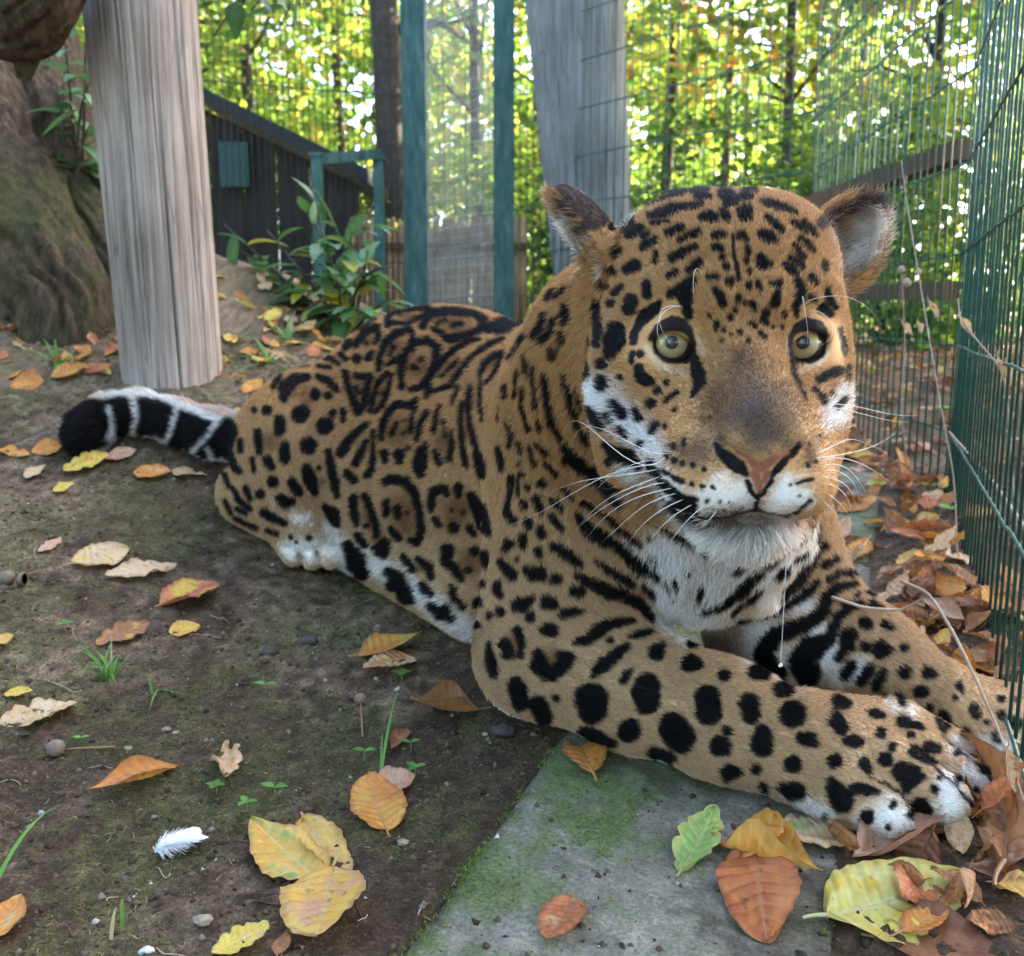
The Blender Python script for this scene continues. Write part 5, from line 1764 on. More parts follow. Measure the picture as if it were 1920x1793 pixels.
def whisker(pts, r=.00045):
    """pts: photo pixels with depth; the first point is moved onto the skin"""
    P = np.array([PY(*p) for p in pts])
    r0 = unit(P[0] - CAM)
    hit = _surf.ray_cast(CAM, r0)
    if hit[0] is not None:
        P = P + (np.array(hit[0]) + unit(r0) * .002 - P[0]) * np.linspace(1, .3, len(P))[:, None]
    t = np.linspace(0, 1, len(P))
    tt = np.linspace(0, 1, 14)
    deg = min(3, len(P) - 1)
    Q = np.stack([np.polyval(np.polyfit(t, P[:, k], deg), tt) for k in range(3)], 1)
    mb = MB()
    mb.tube(Q, r * (1 - .85 * tt), 5)
    mb.build('whisker', m_wh, jag, True)


for a in [
    [(1240, 872, .70), (1130, 895, .72), (1040, 945, .78), (955, 985, .82)],
    [(1236, 880, .70), (1150, 893, .72), (1080, 905, .76), (1020, 930, .80)],
    [(1240, 893, .70), (1170, 920, .71), (1120, 950, .74), (1075, 1000, .78)],
    [(1250, 905, .70), (1180, 925, .71), (1120, 960, .74), (1090, 985, .77)],
    [(1262, 915, .69), (1190, 935, .70), (1140, 965, .72), (1100, 1010, .75)],
    [(1270, 925, .69), (1215, 945, .69), (1175, 975, .71), (1130, 1015, .73)],
    [(1285, 935, .69), (1235, 960, .69), (1200, 990, .70), (1170, 1030, .72)],
    [(1300, 945, .68), (1260, 970, .68), (1230, 1000, .69), (1205, 1040, .71)],
    [(1320, 950, .68), (1290, 975, .68), (1265, 1005, .69), (1250, 1030, .70)],
    [(1345, 955, .68), (1330, 975, .67), (1315, 990, .68)],
    [(1228, 862, .71), (1190, 870, .72), (1150, 890, .75), (1105, 930, .80)],
    [(1255, 850, .70), (1180, 830, .73), (1110, 800, .80), (1065, 840, .86)],
    [(1250, 855, .70), (1160, 850, .72), (1085, 790, .80), (1050, 850, .88)],
    [(1525, 860, .70), (1590, 850, .71), (1640, 835, .74), (1680, 810, .78)],
    [(1530, 868, .70), (1590, 862, .70), (1640, 885, .72), (1670, 905, .75)],
    [(1530, 876, .70), (1570, 872, .70), (1600, 890, .70), (1625, 930, .72)],
    [(1530, 884, .70), (1570, 884, .70), (1598, 905, .70), (1610, 940, .71)],
    [(1528, 893, .69), (1560, 897, .69), (1590, 915, .70), (1605, 955, .71)],
    [(1525, 905, .69), (1560, 910, .69), (1585, 930, .69), (1595, 965, .70)],
    [(1520, 915, .69), (1550, 925, .69), (1575, 945, .69), (1590, 965, .70)],
    [(1515, 925, .69), (1540, 938, .69), (1560, 955, .69), (1572, 975, .69)],
    [(1530, 850, .71), (1575, 830, .72), (1600, 825, .73), (1640, 840, .76)],
    [(1545, 760, .80), (1600, 762, .80), (1660, 775, .82), (1720, 778, .85)],
    [(1545, 766, .80), (1590, 770, .80), (1650, 785, .82), (1700, 790, .84)],
    [(1285, 575, .78), (1245, 585, .76), (1232, 620, .74), (1250, 655, .74)],
    [(1283, 580, .78), (1250, 575, .76), (1236, 600, .74), (1262, 650, .73)],
    [(1510, 570, .77), (1505, 560, .75), (1512, 600, .74), (1514, 645, .74)],
    [(1512, 565, .77), (1560, 555, .76), (1610, 565, .77), (1652, 610, .80)],
    [(1515, 585, .77), (1545, 590, .75), (1562, 620, .75), (1535, 650, .75)],
    [(1320, 520, .80), (1305, 505, .78), (1300, 530, .76), (1303, 570, .76)],
    [(1420, 985, .70), (1428, 1000, .69), (1440, 1025, .69)],
    [(1470, 990, .70), (1490, 1010, .69), (1510, 1040, .69)],
]:
    whisker(a, .00031 if 700 < a[0][1] < 980 else .00022)
# a strand of saliva with a drop at its end, hanging from the lip
m_sal, nt, bs = mat_new('saliva')
bs.inputs['Base Color'].default_value = (.9, .9, .9, 1)
bs.inputs['Roughness'].default_value = .05
bs.inputs['Transmission Weight'].default_value = .6
mb = MB()
a0, a1 = PY(1478, 985, .705), PY(1476, 1200, .76)
a1[:2] = a0[:2] + [0, .003]
tt = np.linspace(0, 1, 10)[:, None]
S = a0 * (1 - tt) + a1 * tt
mb.tube(S, .0003, 6)
rr = np.array([.0003, .0008, .0013, .0016, .0013, .0004])
mb.tube(np.array([a1 - [0, 0, .0008 * i] for i in range(6)]), rr, 8)
mb.build('saliva_strand', m_sal, jag, True)
# ------------------------------------------------------------------ fallen leaves: each one a thing of its own
m_leaf = vcol_mat('fallen_leaf', .55, .35, .25, bump_scale=260.0, bump=.15)
LC = {  # base, second, edge, vein
    'yellow': ((.60, .42, .05), (.64, .50, .10), (.42, .28, .06), (.70, .60, .25)),
    'palegold': ((.60, .33, .055), (.64, .42, .11), (.38, .19, .05), (.66, .48, .20)),
    'orange': ((.52, .19, .032), (.60, .28, .05), (.30, .11, .03), (.55, .30, .12)),
    'tan': ((.56, .38, .20), (.62, .45, .27), (.40, .25, .12), (.60, .44, .28)),
    'brown': ((.27, .115, .045), (.36, .17, .07), (.16, .07, .03), (.36, .20, .10)),
    'darkbrown': ((.14, .050, .025), (.20, .08, .035), (.08, .03, .016), (.26, .13, .07)),
    'red': ((.40, .115, .045), (.52, .20, .08), (.26, .08, .03), (.55, .26, .12)),
    'pink': ((.52, .27, .17), (.58, .38, .26), (.36, .18, .11), (.58, .36, .24)),
    'green': ((.22, .36, .10), (.40, .44, .14), (.48, .42, .12), (.50, .52, .22)),
    'lemon': ((.56, .50, .12), (.63, .57, .20), (.50, .38, .10), (.70, .66, .34)),
}


def leaf_mesh(name, L, W, kind, c1, c2, seed, curl=.15, cup=.25, roll=0., wave=.04, stem=.25, tear=.0):
    """a leaf along +x: blade grid with side veins, curl along, cup across, roll of the edges; petiole at the foot"""
    g = np.random.default_rng(seed)
    nu, nw = (76, 23) if stem != -1 else (40, 13)
    u = np.linspace(0, 1, nu)
    v = np.linspace(-1, 1, nw)
    U, Vv = np.meshgrid(u, v, indexing='ij')
    if kind == 'oak':
        env = np.sin(np.pi * np.clip(u, 0, 1) ** .75) ** .7 * (.55 + .45 * u)
        lob = .72 + .28 * np.abs(np.sin(np.pi * (u * 4.2 + .3)))
        half = env * lob
    elif kind == 'round':
        half = np.sin(np.pi * u ** .85) ** .55
    else:
        half = np.sin(np.pi * np.clip(u, 0, 1) ** .82) ** .80
    asym = 1 + .06 * g.normal()
    hw = half[:, None] * W / 2 * np.where(Vv > 0, asym, 1 / asym)
    hw = hw * (1 + (.012 * np.sin(U * 47 + seed) + .05 * noise(np.stack([u * 9, u * 0 + seed, u * 0], 1), 4)[:, None] * np.sign(Vv)) * (np.abs(Vv) > .6))
    nz_ = noise(np.stack([U.ravel() * 5, Vv.ravel() * 2 + seed * 3.7, U.ravel() * 0 + seed], 1), 7).reshape(U.shape)
    X = U * L
    Y = Vv * hw
    # side veins corrugate the blade
    ph = (U * 8.5 - np.abs(Vv) * 1.1)
    cor = .010 * L * np.cos(2 * np.pi * ph) * (np.abs(Vv) > .04) * half[:, None]
    Z = cup * np.abs(Y) * .9 + 1.4 * wave * L * nz_ * np.abs(Vv) + cor * 1.0
    if roll:
        a = np.sign(Vv) * np.abs(Vv) ** 1.3 * roll * np.pi * half[:, None]
        rr = hw / max(abs(roll) * np.pi, 1e-3)
        Y = np.where(np.abs(a) > 1e-4, np.sin(a) * rr, Y)
        Z = Z * .4 + (1 - np.cos(a)) * np.abs(rr)
    bend = curl * np.pi
    if abs(bend) > 1e-3:
        R_ = L / bend
        th = X / R_
        X2 = R_ * np.sin(th) - Z * np.sin(th)
        Z2 = R_ * (1 - np.cos(th)) + Z * np.cos(th)
        X, Z = X2, Z2
    tw = g.normal(0, .25)
    Y, Z = Y * np.cos(tw * U) - Z * np.sin(tw * U), Y * np.sin(tw * U) + Z * np.cos(tw * U)
    P = np.stack([X, Y, Z], -1).reshape(-1, 3)
    base, sec, edg, vein = [np.array(c) for c in LC[c1]]
    b2 = np.array(LC[c2][0])
    pn = np.stack([U.ravel() * 3, Vv.ravel() * 1.5, np.full(U.size, seed * 1.7)], 1)
    m1 = sstep(-.2, .35, fbm(pn, 3, seed))[:, None]
    m2 = sstep(.0, .40, fbm(pn * 1.7 + 9, 3, seed + 5))[:, None]
    col = base + (sec - base) * m1
    col = col + (b2 - col) * m2 * .85
    ed = (sstep(.72, 1.0, np.abs(Vv).ravel() + .25 * fbm(pn * 3, 2, seed + 9)))[:, None]
    col = col + (edg - col) * ed * .7
    vn = np.maximum(np.exp(-(np.abs(Vv) / .045) ** 2), .55 * np.exp(-((ph % 1 - .5) / .10) ** 2) * (np.abs(Vv) < .93))
    col = col + (vein - col) * (vn.ravel()[:, None] * .8)
    col = col * (1 + .22 * fbm(pn * 11, 3, seed + 17)[:, None])
    spot = sstep(.36, .55, fbm(pn * 6 + 3, 3, seed + 11))[:, None]
    col = col * (1 - .55 * spot)
    q = np.arange(U.size).reshape(U.shape)
    F = np.stack([q[:-1, :-1], q[1:, :-1], q[1:, 1:], q[:-1, 1:]], -1).reshape(-1, 4)
    if tear:
        fc = P[F].mean(1)
        hole = fbm(np.stack([U.ravel()[F].mean(1) * 6, Vv.ravel()[F].mean(1) * 3, np.full(len(F), seed)], 1), 2, seed + 13) > (.62 - tear)
        F = F[~hole]
    mb = MB()
    if stem:
        s = np.linspace(0, 1, 6)
        Q = np.stack([-s * stem * L, .10 * L * stem * np.sin(s * 2) * g.normal(), .012 * L + .10 * L * stem * s * g.uniform(-.1, .6)], 1)
        mb.tube(Q, .012 * L * (1 - .3 * s) + .0003, 5)
        mb.tube(np.array([[P[nw // 2 + nw * i][0], P[nw // 2 + nw * i][1], P[nw // 2 + nw * i][2] - .002 * L] for i in range(0, nu - 3, 3)]), np.linspace(.010, .002, len(range(0, nu - 3, 3))) * L, 4)
    nb = len(P)
    allv = np.vstack([P, np.array(mb.v)]) if mb.v else P
    me = mesh_np(name, allv, [F] + ([np.array([f for f in mb.f if len(f) == 4]) + nb] if mb.v else []))
    cc = np.vstack([col, np.tile(vein * .8, (len(mb.v), 1))]) if mb.v else col
    set_col(me, np.clip(cc, .01, .85))
    return me


def place(o, p, d, nrm, tilt=0., lift=.002):
    """put a leaf with its foot at p, pointing along d on a surface with normal nrm"""
    n = unit(nrm)
    d = unit(np.asarray(d) - n * np.dot(d, n))
    y = np.cross(n, d)
    n2 = n * math.cos(tilt) + y * math.sin(tilt)
    y2 = np.cross(n2, d)
    M = Matrix(((d[0], y2[0], n2[0], p[0] + n[0] * lift), (d[1], y2[1], n2[1], p[1] + n[1] * lift), (d[2], y2[2], n2[2], p[2] + n[2] * lift), (0, 0, 0, 1)))
    o.matrix_world = M


def fallen(b, t, wr, kind, c1, c2, label, seed, group=None, lift=.003, tilt=0., **k):
    """a leaf whose foot and tip are seen at photo pixels b and t"""
    B_, T_ = on_ground([b[0], t[0]], [b[1], t[1]])
    L = np.linalg.norm(T_ - B_)
    pb, pt = np.array(b, float), np.array(t, float)
    pm, pv = (pb + pt) / 2, np.array([-(pt - pb)[1], (pt - pb)[0]]) * wr / 2
    E_ = on_ground([pm[0] - pv[0], pm[0] + pv[0]], [pm[1] - pv[1], pm[1] + pv[1]])
    dv = E_[1] - E_[0]
    ax_ = (T_ - B_) / L
    Wd = np.clip(np.linalg.norm(dv - ax_ * (dv @ ax_)), .25 * L, 1.1 * L)
    me = leaf_mesh('leaf', L * 1.03, Wd, kind, c1, c2, seed, **k)
    o = obj('fallen_leaf', me, m_leaf, None, label, 'leaf', group)
    mid = (B_ + T_) / 2
    place(o, B_, T_ - B_, ground_normal(mid[0], mid[1]), tilt, lift)
    return o


LEAVES = [
    ((1552, 1728), (1805, 1668), .62, 'beech', 'lemon', 'yellow', 'large pale yellow veined leaf lying beside the torn red leaf', dict(curl=.03, cup=.10, stem=.16, lift=.004)),
    ((1415, 1612), (1428, 1768), .98, 'round', 'red', 'orange', 'torn red-orange leaf with an upright stalk next to the pale yellow leaf', dict(curl=-.06, cup=.10, stem=.22, tear=.04, lift=.014)),
    ((1352, 1590), (1535, 1652), .62, 'beech', 'palegold', 'orange', 'rolled golden leaf behind the torn red leaf', dict(roll=.62, curl=.05, stem=.12)),
    ((1278, 1638), (1338, 1548), 1.0, 'oak', 'green', 'lemon', 'small lobed leaf with a green heart on the concrete strip', dict(curl=.12, stem=.15)),
    ((1602, 1572), (1458, 1578), .66, 'oak', 'tan', 'green', 'tan lobed oak leaf touching the forepaw', dict(curl=.08, stem=.1, tear=.02)),
    ((1598, 1612), (1790, 1562), .52, 'beech', 'pink', 'brown', 'dull pink curled leaf under the toes', dict(roll=.45, curl=.18, stem=.0, wave=.09)),
    ((1880, 1652), (1895, 1482), .72, 'round', 'brown', 'darkbrown', 'big dark brown leaf propped up against the paw', dict(curl=.16, cup=.3, wave=.09, lift=.02, tilt=.25)),
    ((1640, 1762), (1905, 1800), .42, 'beech', 'darkbrown', 'brown', 'glossy dark brown leaf beneath the pale yellow leaf', dict(curl=.02, roll=.1, stem=.1, lift=.0)),
    ((1690, 1762), (1775, 1722), .60, 'beech', 'orange', 'brown', 'small rusty leaf tucked beneath the pale yellow leaf', dict(curl=.08)),
    ((1110, 1462), (1078, 1372), .78, 'beech', 'orange', 'brown', 'russet pointed leaf leaning against the forearm', dict(curl=-.14, cup=.35, stem=.22, lift=.01)),
    ((1072, 1690), (1030, 1774), .92, 'round', 'red', 'tan', 'rounded coral and tan leaf alone on the moss', dict(curl=.05, cup=.18, stem=.14)),
    ((725, 1562), (688, 1482), 1.15, 'round', 'orange', 'yellow', 'mottled orange and yellow leaf with grey margins', dict(curl=.10, cup=.2, stem=.18, lift=.006)),
    ((703, 1482), (778, 1470), .55, 'beech', 'pink', 'tan', 'dull pink leaf under the mottled orange one', dict(curl=.08, stem=.0)),
    ((606, 1662), (478, 1562), .62, 'beech', 'palegold', 'green', 'golden leaf with grey-green blotches in the cluster of three', dict(curl=.07, stem=.0, lift=.004)),
    ((568, 1546), (655, 1652), .58, 'beech', 'palegold', 'tan', 'smooth golden-brown ribbed leaf in the cluster of three', dict(curl=-.08, cup=.35, stem=.1, lift=.007)),
    ((625, 1655), (600, 1800), 1.08, 'round', 'palegold', 'pink', 'broad yellow and pink leaf with a raised stalk', dict(curl=.06, cup=.12, stem=.22, lift=.013)),
    ((398, 1800), (503, 1752), .55, 'oak', 'yellow', 'tan', 'torn yellow leaf at the edge of the bare earth', dict(curl=.05, tear=.06, stem=0)),
    ((520, 1800), (540, 1766), .8, 'beech', 'brown', 'orange', 'small brown leaf tip between two yellow leaves', dict(curl=.1, stem=.2)),
    ((335, 1450), (170, 1508), .30, 'beech', 'orange', 'brown', 'long narrow folded orange leaf', dict(roll=.38, curl=.06, stem=0)),
    ((428, 1412), (425, 1490), 1.0, 'oak', 'tan', 'orange', 'ragged buff leaf with a torn hole', dict(curl=.16, cup=.35, tear=.12, stem=.1, wave=.1)),
    ((0, 1358), (142, 1326), .60, 'oak', 'tan', 'palegold', 'large buff oak leaf lying by the grass tuft', dict(curl=.05, stem=.1)),
    ((8, 1300), (62, 1304), .35, 'beech', 'yellow', 'orange', 'yellow leaf edge behind the large buff oak leaf', dict(stem=0)),
    ((668, 1236), (790, 1208), .36, 'beech', 'orange', 'green', 'orange leaf with a green foot lying near the elbow', dict(curl=.08, roll=.15, stem=.12)),
    ((778, 1240), (684, 1266), .42, 'beech', 'tan', 'orange', 'tan leaf overlapped by the green-footed orange leaf', dict(curl=.06, stem=0)),
    ((900, 1332), (764, 1350), .46, 'beech', 'brown', 'orange', 'curled brown ribbed leaf beside the elbow', dict(roll=.5, curl=.20, stem=.15)),
    ((765, 1365), (730, 1418), .62, 'beech', 'brown', 'pink', 'small shrivelled brown leaf near a bent grass blade', dict(roll=.4, curl=.1, stem=0)),
    ((302, 1142), (408, 1112), .46, 'beech', 'red', 'yellow', 'red-brown leaf with one yellow half', dict(curl=.06, cup=.4, stem=.1, tilt=.3)),
    ((316, 1188), (374, 1180), .50, 'beech', 'palegold', 'yellow', 'small golden leaf scrap on bare earth', dict(curl=.1, stem=0)),
    ((180, 1212), (275, 1178), .42, 'oak', 'brown', 'palegold', 'brown oak leaf just above the grass tuft', dict(curl=.06, stem=0)),
    ((135, 1065), (240, 1042), .34, 'beech', 'tan', 'yellow', 'pale tan leaf beside the wavy buff leaf', dict(curl=.05, stem=.15)),
    ((332, 1060), (200, 1086), .28, 'oak', 'tan', 'tan', 'wavy buff oak leaf on the earth', dict(curl=.04, stem=0)),
    ((72, 1042), (118, 1026), .5, 'oak', 'pink', 'tan', 'tiny pinkish leaf alone on the earth', dict(stem=0)),
    ((-10, 1214), (26, 1204), .6, 'beech', 'palegold', 'orange', 'half seen golden leaf at the margin of the earth', dict(stem=0)),
    ((-40, 1790), (48, 1715), .65, 'beech', 'orange', 'tan', 'rusty leaf folded near the feather', dict(curl=.12, cup=.4)),
    ((250, 884), (320, 890), .42, 'beech', 'orange', 'tan', 'orange leaf lying below the tail, next to another', dict(curl=.1, stem=0)),
    ((322, 886), (384, 900), .46, 'beech', 'tan', 'orange', 'buff and orange leaf lying below the tail', dict(curl=.1, stem=0)),
    ((120, 884), (205, 862), .44, 'oak', 'yellow', 'orange', 'yellow leaf under the tail tip', dict(curl=.06, stem=0)),
    ((196, 860), (256, 848), .34, 'beech', 'pink', 'orange', 'salmon coloured leaf under the tail', dict(curl=.06, stem=0)),
    ((0, 838), (56, 856), .36, 'beech', 'orange', 'tan', 'orange leaf on the trodden earth beyond the tail tip', dict(curl=.06, stem=0)),
    ((60, 850), (118, 838), .36, 'beech', 'orange', 'palegold', 'deep orange leaf close to the tail tip', dict(curl=.06, stem=0)),
    ((100, 926), (140, 918), .5, 'beech', 'yellow', 'palegold', 'small yellow leaf on the mossy earth', dict(stem=0)),
    ((46, 898), (90, 884), .45, 'beech', 'tan', 'tan', 'faded tan leaf on the mossy earth', dict(stem=0)),
    ((222, 812), (286, 810), .35, 'beech', 'palegold', 'orange', 'golden leaf caught under the ringed tail', dict(stem=0)),
    ((20, 722), (84, 722), .40, 'beech', 'orange', 'red', 'fiery orange leaf on the bank near the post', dict(curl=.1, stem=0)),
    ((96, 706), (168, 696), .42, 'beech', 'orange', 'yellow', 'bright orange-yellow leaf at the foot of the post', dict(curl=.1, stem=0)),
    ((160, 700), (210, 690), .40, 'beech', 'red', 'orange', 'rusty leaf touching the foot of the post', dict(curl=.1, stem=0)),
    ((456, 742), (492, 728), .55, 'beech', 'orange', 'palegold', 'orange leaf behind the hip', dict(stem=0)),
    ((1572, 962), (1640, 942), .34, 'beech', 'orange', 'pink', 'orange ribbed leaf lying flat on the mossy strip', dict(curl=.05, stem=.05)),
    ((1650, 996), (1726, 992), .26, 'beech', 'palegold', 'orange', 'golden canoe-shaped leaf on the strip', dict(roll=.3, curl=.05, stem=0)),
    ((1685, 1062), (1716, 1048), .6, 'oak', 'palegold', 'tan', 'small golden oak leaf on the dark soil', dict(stem=0)),
    ((1684, 1098), (1780, 1090), .30, 'beech', 'brown', 'orange', 'brown boat-shaped leaf on the soil by the strip', dict(roll=.45, curl=.05, stem=0, lift=.01)),
    ((1560, 1028), (1590, 1004), .7, 'beech', 'pink', 'orange', 'pink-orange leaf standing behind the far shoulder', dict(curl=.2, cup=.4, lift=.01)),
    ((1586, 1058), (1628, 1034), .6, 'beech', 'orange', 'palegold', 'orange leaf lying behind the far foreleg', dict(curl=.1, stem=0)),
    ((1620, 912), (1666, 918), .42, 'beech', 'lemon', 'palegold', 'small lemon leaf on the far end of the strip', dict(stem=0)),
    ((1548, 852), (1640, 862), .30, 'beech', 'palegold', 'orange', 'golden leaf pile topmost leaf beside the cheek', dict(curl=.06, stem=0)),
    ((1700, 1195), (1778, 1170), .55, 'oak', 'lemon', 'tan', 'crumpled pale yellow leaf below the dry stem', dict(curl=.2, roll=.3, stem=0, lift=.01)),
    ((1745, 1255), (1770, 1205), .6, 'beech', 'palegold', 'tan', 'upright golden leaf beside the far paw', dict(curl=.12, lift=.012)),
    ((1818, 1255), (1885, 1232), .5, 'beech', 'orange', 'tan', 'orange shell-shaped leaf above the far paw', dict(curl=.15, cup=.5, stem=.2, lift=.006)),
    ((1840, 1130), (1920, 1170), .55, 'beech', 'red', 'brown', 'large rusty leaf with pale veins at the foot of the bars', dict(curl=.06, cup=.2, lift=.015)),
]
for i, (b, t, wr, kd, c1, c2, lab, kw) in enumerate(LEAVES):
    fallen(b, t, wr, kd, c1, c2, lab, 20 + i, **kw)

# scattered small leaves: a few blades re-used, each leaf its own object
PROTO = {}
for ci, c in enumerate(('orange', 'palegold', 'tan', 'brown', 'red', 'yellow', 'pink', 'darkbrown')):
    PROTO[c] = [leaf_mesh('small_leaf', 1.0, .58, 'beech', c, ('orange', 'tan', 'brown')[v % 3], 300 + ci * 7 + v, curl=(.05, .16, -.12)[v], cup=(.2, .4, .3)[v], roll=(0, .35, 0)[v], wave=.07, stem=(.2, 0, .1)[v]) for v in range(3)]
NAMEC = {'orange': 'orange', 'palegold': 'golden', 'tan': 'buff', 'brown': 'brown', 'red': 'rusty', 'yellow': 'yellow', 'pink': 'pinkish', 'darkbrown': 'dark brown'}


def scatter(pts, size, cols, where, group, lift=0.004, wild=.25):
    """where: a phrase, or a function of the point giving one; size and shape words tell look-alikes apart"""
    for p in pts:
        c = cols[rng.integers(0, len(cols))]
        v = rng.integers(0, 3)
        sc_ = rng.uniform(.7, 1.25)
        wh = where(p) if callable(where) else where
        lab = ('small ' if sc_ < .88 else 'large ' if sc_ > 1.08 else '') + ('flat ', 'rolled ', 'arched ')[v] + NAMEC[c] + ' leaf ' + wh
        o = obj('fallen_leaf', PROTO[c][v], m_leaf, None, lab, 'leaf', f'{NAMEC[c]} {group}')
        a = rng.uniform(0, 2 * np.pi)
        n = ground_normal(np.array(p[0]), np.array(p[1])) + rng.normal(0, wild, 3)
        place(o, p, (math.cos(a), math.sin(a), 0), n, 0, lift)
        o.scale = (size * sc_,) * 3


# the bank round the post
P_ = []
for _ in range(400):
    px_, py_ = (rng.uniform(412, 640), rng.uniform(490, 770)) if rng.random() < .6 else (rng.uniform(0, 225), rng.uniform(500, 700))
    if px_ > 412 and py_ < 480 + (px_ - 400) * .52:
        continue
    if px_ > 450 and py_ > 690:
        continue
    P_.append(on_ground([px_], [py_])[0])
    if len(P_) >= 95:
        break
scatter(P_, .058, ['orange', 'palegold', 'orange', 'yellow', 'red', 'tan'], lambda p: 'on the bank ' + ('behind the rump' if p[0] > -.6 else 'beneath the mossy trunk' if p[0] < -.95 else 'beside the grey post'), 'leaves on the bank')
# along the foot of the fences
P_ = []
while len(P_) < 150:
    t = rng.random()
    if t < .55:
        f = rng.uniform(0, .95)
        q = K1 + (K0 - K1) * f + np.array([-.95, .35]) * abs(rng.normal(0, .10))
    else:
        f = rng.uniform(0, .9)
        q = K1 + (K2 - K1) * f + np.array([-1, .07]) * abs(rng.normal(0, .13))
    s_, t_ = slab_st(*q)
    if t_ < SL_W * .55:
        continue
    P_.append([q[0], q[1], float(top_z(q[0], q[1])[0]) + rng.uniform(0, .028)])
scatter(P_, .060, ['brown', 'orange', 'red', 'tan', 'darkbrown', 'brown', 'pink', 'palegold'], lambda p: 'heaped ' + ('under the tight wire bars' if p[1] < 2.11 else 'below the panel with the timber rail'), 'leaves heaped at the fence', .006, .6)
# round the far paw and the right-hand soil
P_ = []
while len(P_) < 46:
    p = on_ground([rng.uniform(1660, 1935)], [rng.uniform(1090, 1330)])[0]
    P_.append(p + [0, 0, rng.uniform(0, .015)])
scatter(P_, .062, ['brown', 'darkbrown', 'tan', 'brown', 'orange', 'red'], 'strewn over the dark soil beyond the far foreleg', 'leaves beyond the far foreleg', .005, .45)
P_ = [on_ground([x], [y])[0] for x, y in ((1850, 1600), (1900, 1560), (1905, 1680), (1880, 1500), (1835, 1700), (1915, 1470), (1800, 1640), (1895, 1750))]
scatter(P_, .060, ['darkbrown', 'brown'], 'in the dark litter beyond the big propped leaf', 'leaves in the dark litter', .006, .5)
# leaf litter in the wood beyond the wire: too many to count
n = 2600
x = rng.uniform(.95, 3.6, n)
y = rng.uniform(2.2, 7.5, n)
k = x > .98 + .07 * (y - 2.11)
x, y = x[k], y[k]
n = len(x)
z = ground_base(x, y) + .012
a = rng.uniform(0, 6.28, n)
d = np.stack([np.cos(a), np.sin(a), rng.normal(0, .35, n)], 1)
b = unit(np.stack([-np.sin(a), np.cos(a), rng.normal(0, .45, n)], 1))
s = rng.uniform(.018, .040, n)[:, None]
c = np.stack([x, y, z], 1)
V = np.stack([c - d * s, c - b * s * .55, c + d * s, c + b * s * .55], 1).reshape(-1, 3)
me = mesh_np('leaf_litter', V, np.arange(4 * n).reshape(n, 4), False)
pal = np.array([LC[q][0] for q in ('orange', 'tan', 'brown', 'pink', 'palegold', 'red')])
set_col(me, np.repeat(pal[rng.integers(0, 6, n)] * rng.uniform(.6, 1.2, (n, 1)), 4, 0))
obj('leaf_litter', me, m_leaf, None, 'carpet of dead leaves in the wood beyond the wire', 'leaf litter', kind='stuff')

# ------------------------------------------------------------------ grass, seedlings, acorns, feather, stones, twigs
m_grass = vcol_mat('grass_blade', .55, .3, .3)


def grass(name, base_px, ends, label, cat='grass', w=.0016, col=(.10, .22, .035)):
    b = on_ground([base_px[0]], [base_px[1]])[0]
    root = empty(name, b, label, cat)
    for e in ends:
        L = e[2] if len(e) > 2 else .05
        t = np.linspace(0, 1, 8)[:, None]
        tip = on_ground([e[0]], [e[1]])[0] - b if len(e) < 4 else PY(e[0], e[1], b[1] + e[3]) - b
        mid = tip * .5 + [0, 0, L * .6]
        st = rng.normal(0, .004, 3) * [1, 1, 0]
        Q = st * (1 - t) + 2 * t * (1 - t) * mid + t * t * (tip + [0, 0, L * .25])
        side = unit(np.cross(tip, [0, 0, 1]))
        wv = w * (1 - t[:, 0] ** 2 * .95)
        V = np.stack([Q - side * wv[:, None], Q + side * wv[:, None] + [0, 0, .0004]], 1).reshape(-1, 3)
        F = [(2 * i, 2 * i + 1, 2 * i + 3, 2 * i + 2) for i in range(7)]
        mb = MB()
        c_ = np.array(col) * rng.uniform(.7, 1.35)
        if rng.random() < .12:
            c_ = np.array([.33, .27, .13])
        mb.add(V, F, tuple(c_))
        mb.build('blade', m_grass, root, True)


def rnd_ends(x, y, rx, ry, n, L):
    return [(x + rng.normal(0, rx), y + rng.normal(0, ry), L * rng.uniform(.5, 1.2)) for _ in range(n)]


grass('grass_tuft', (205, 1268), rnd_ends(200, 1245, 38, 26, 30, .05), 'green grass tuft growing below the brown oak leaf')
grass('grass_tuft', (745, 1135), rnd_ends(740, 1120, 60, 18, 16, .04), 'sparse grass growing under the belly')
grass('grass_tuft', (690, 1098), [(652, 1108, .03), (740, 1120, .02), (720, 1110, .03)], 'few grass blades by the black belly patch')
grass('grass_tuft', (815, 1160), rnd_ends(800, 1150, 30, 20, 12, .04), 'thin grass tuft in front of the flank')
grass('lone_grass', (730, 1452), [(718, 1385, .03), (748, 1312, .05)], 'single long bent grass blade near the shrivelled brown leaf')
grass('lone_grass', (-20, 1670), [(125, 1552, .07)], 'long straight grass blade slanting in near the feather', w=.0024)
grass('grass_tuft', (290, 1290), [(330, 1300, .02), (280, 1330, .02), (380, 1310, .02), (275, 1270, .03)], 'few creeping grass blades on bare earth')
grass('grass_tuft', (225, 1745), [(232, 1705, .04), (222, 1720, .03)], 'two thin upright grass blades on the dark soil')
grass('grass_tuft', (140, 620), rnd_ends(145, 590, 30, 25, 16, .06), 'grass tuft on the bank between the mossy trunk and the post', w=.004)
grass('grass_tuft', (110, 690), rnd_ends(120, 680, 40, 18, 14, .05), 'grass tuft beside the orange leaves on the bank', w=.004)
grass('grass_tuft', (540, 640), rnd_ends(540, 620, 30, 20, 12, .05), 'grass tuft among golden leaves behind the rump', w=.004)
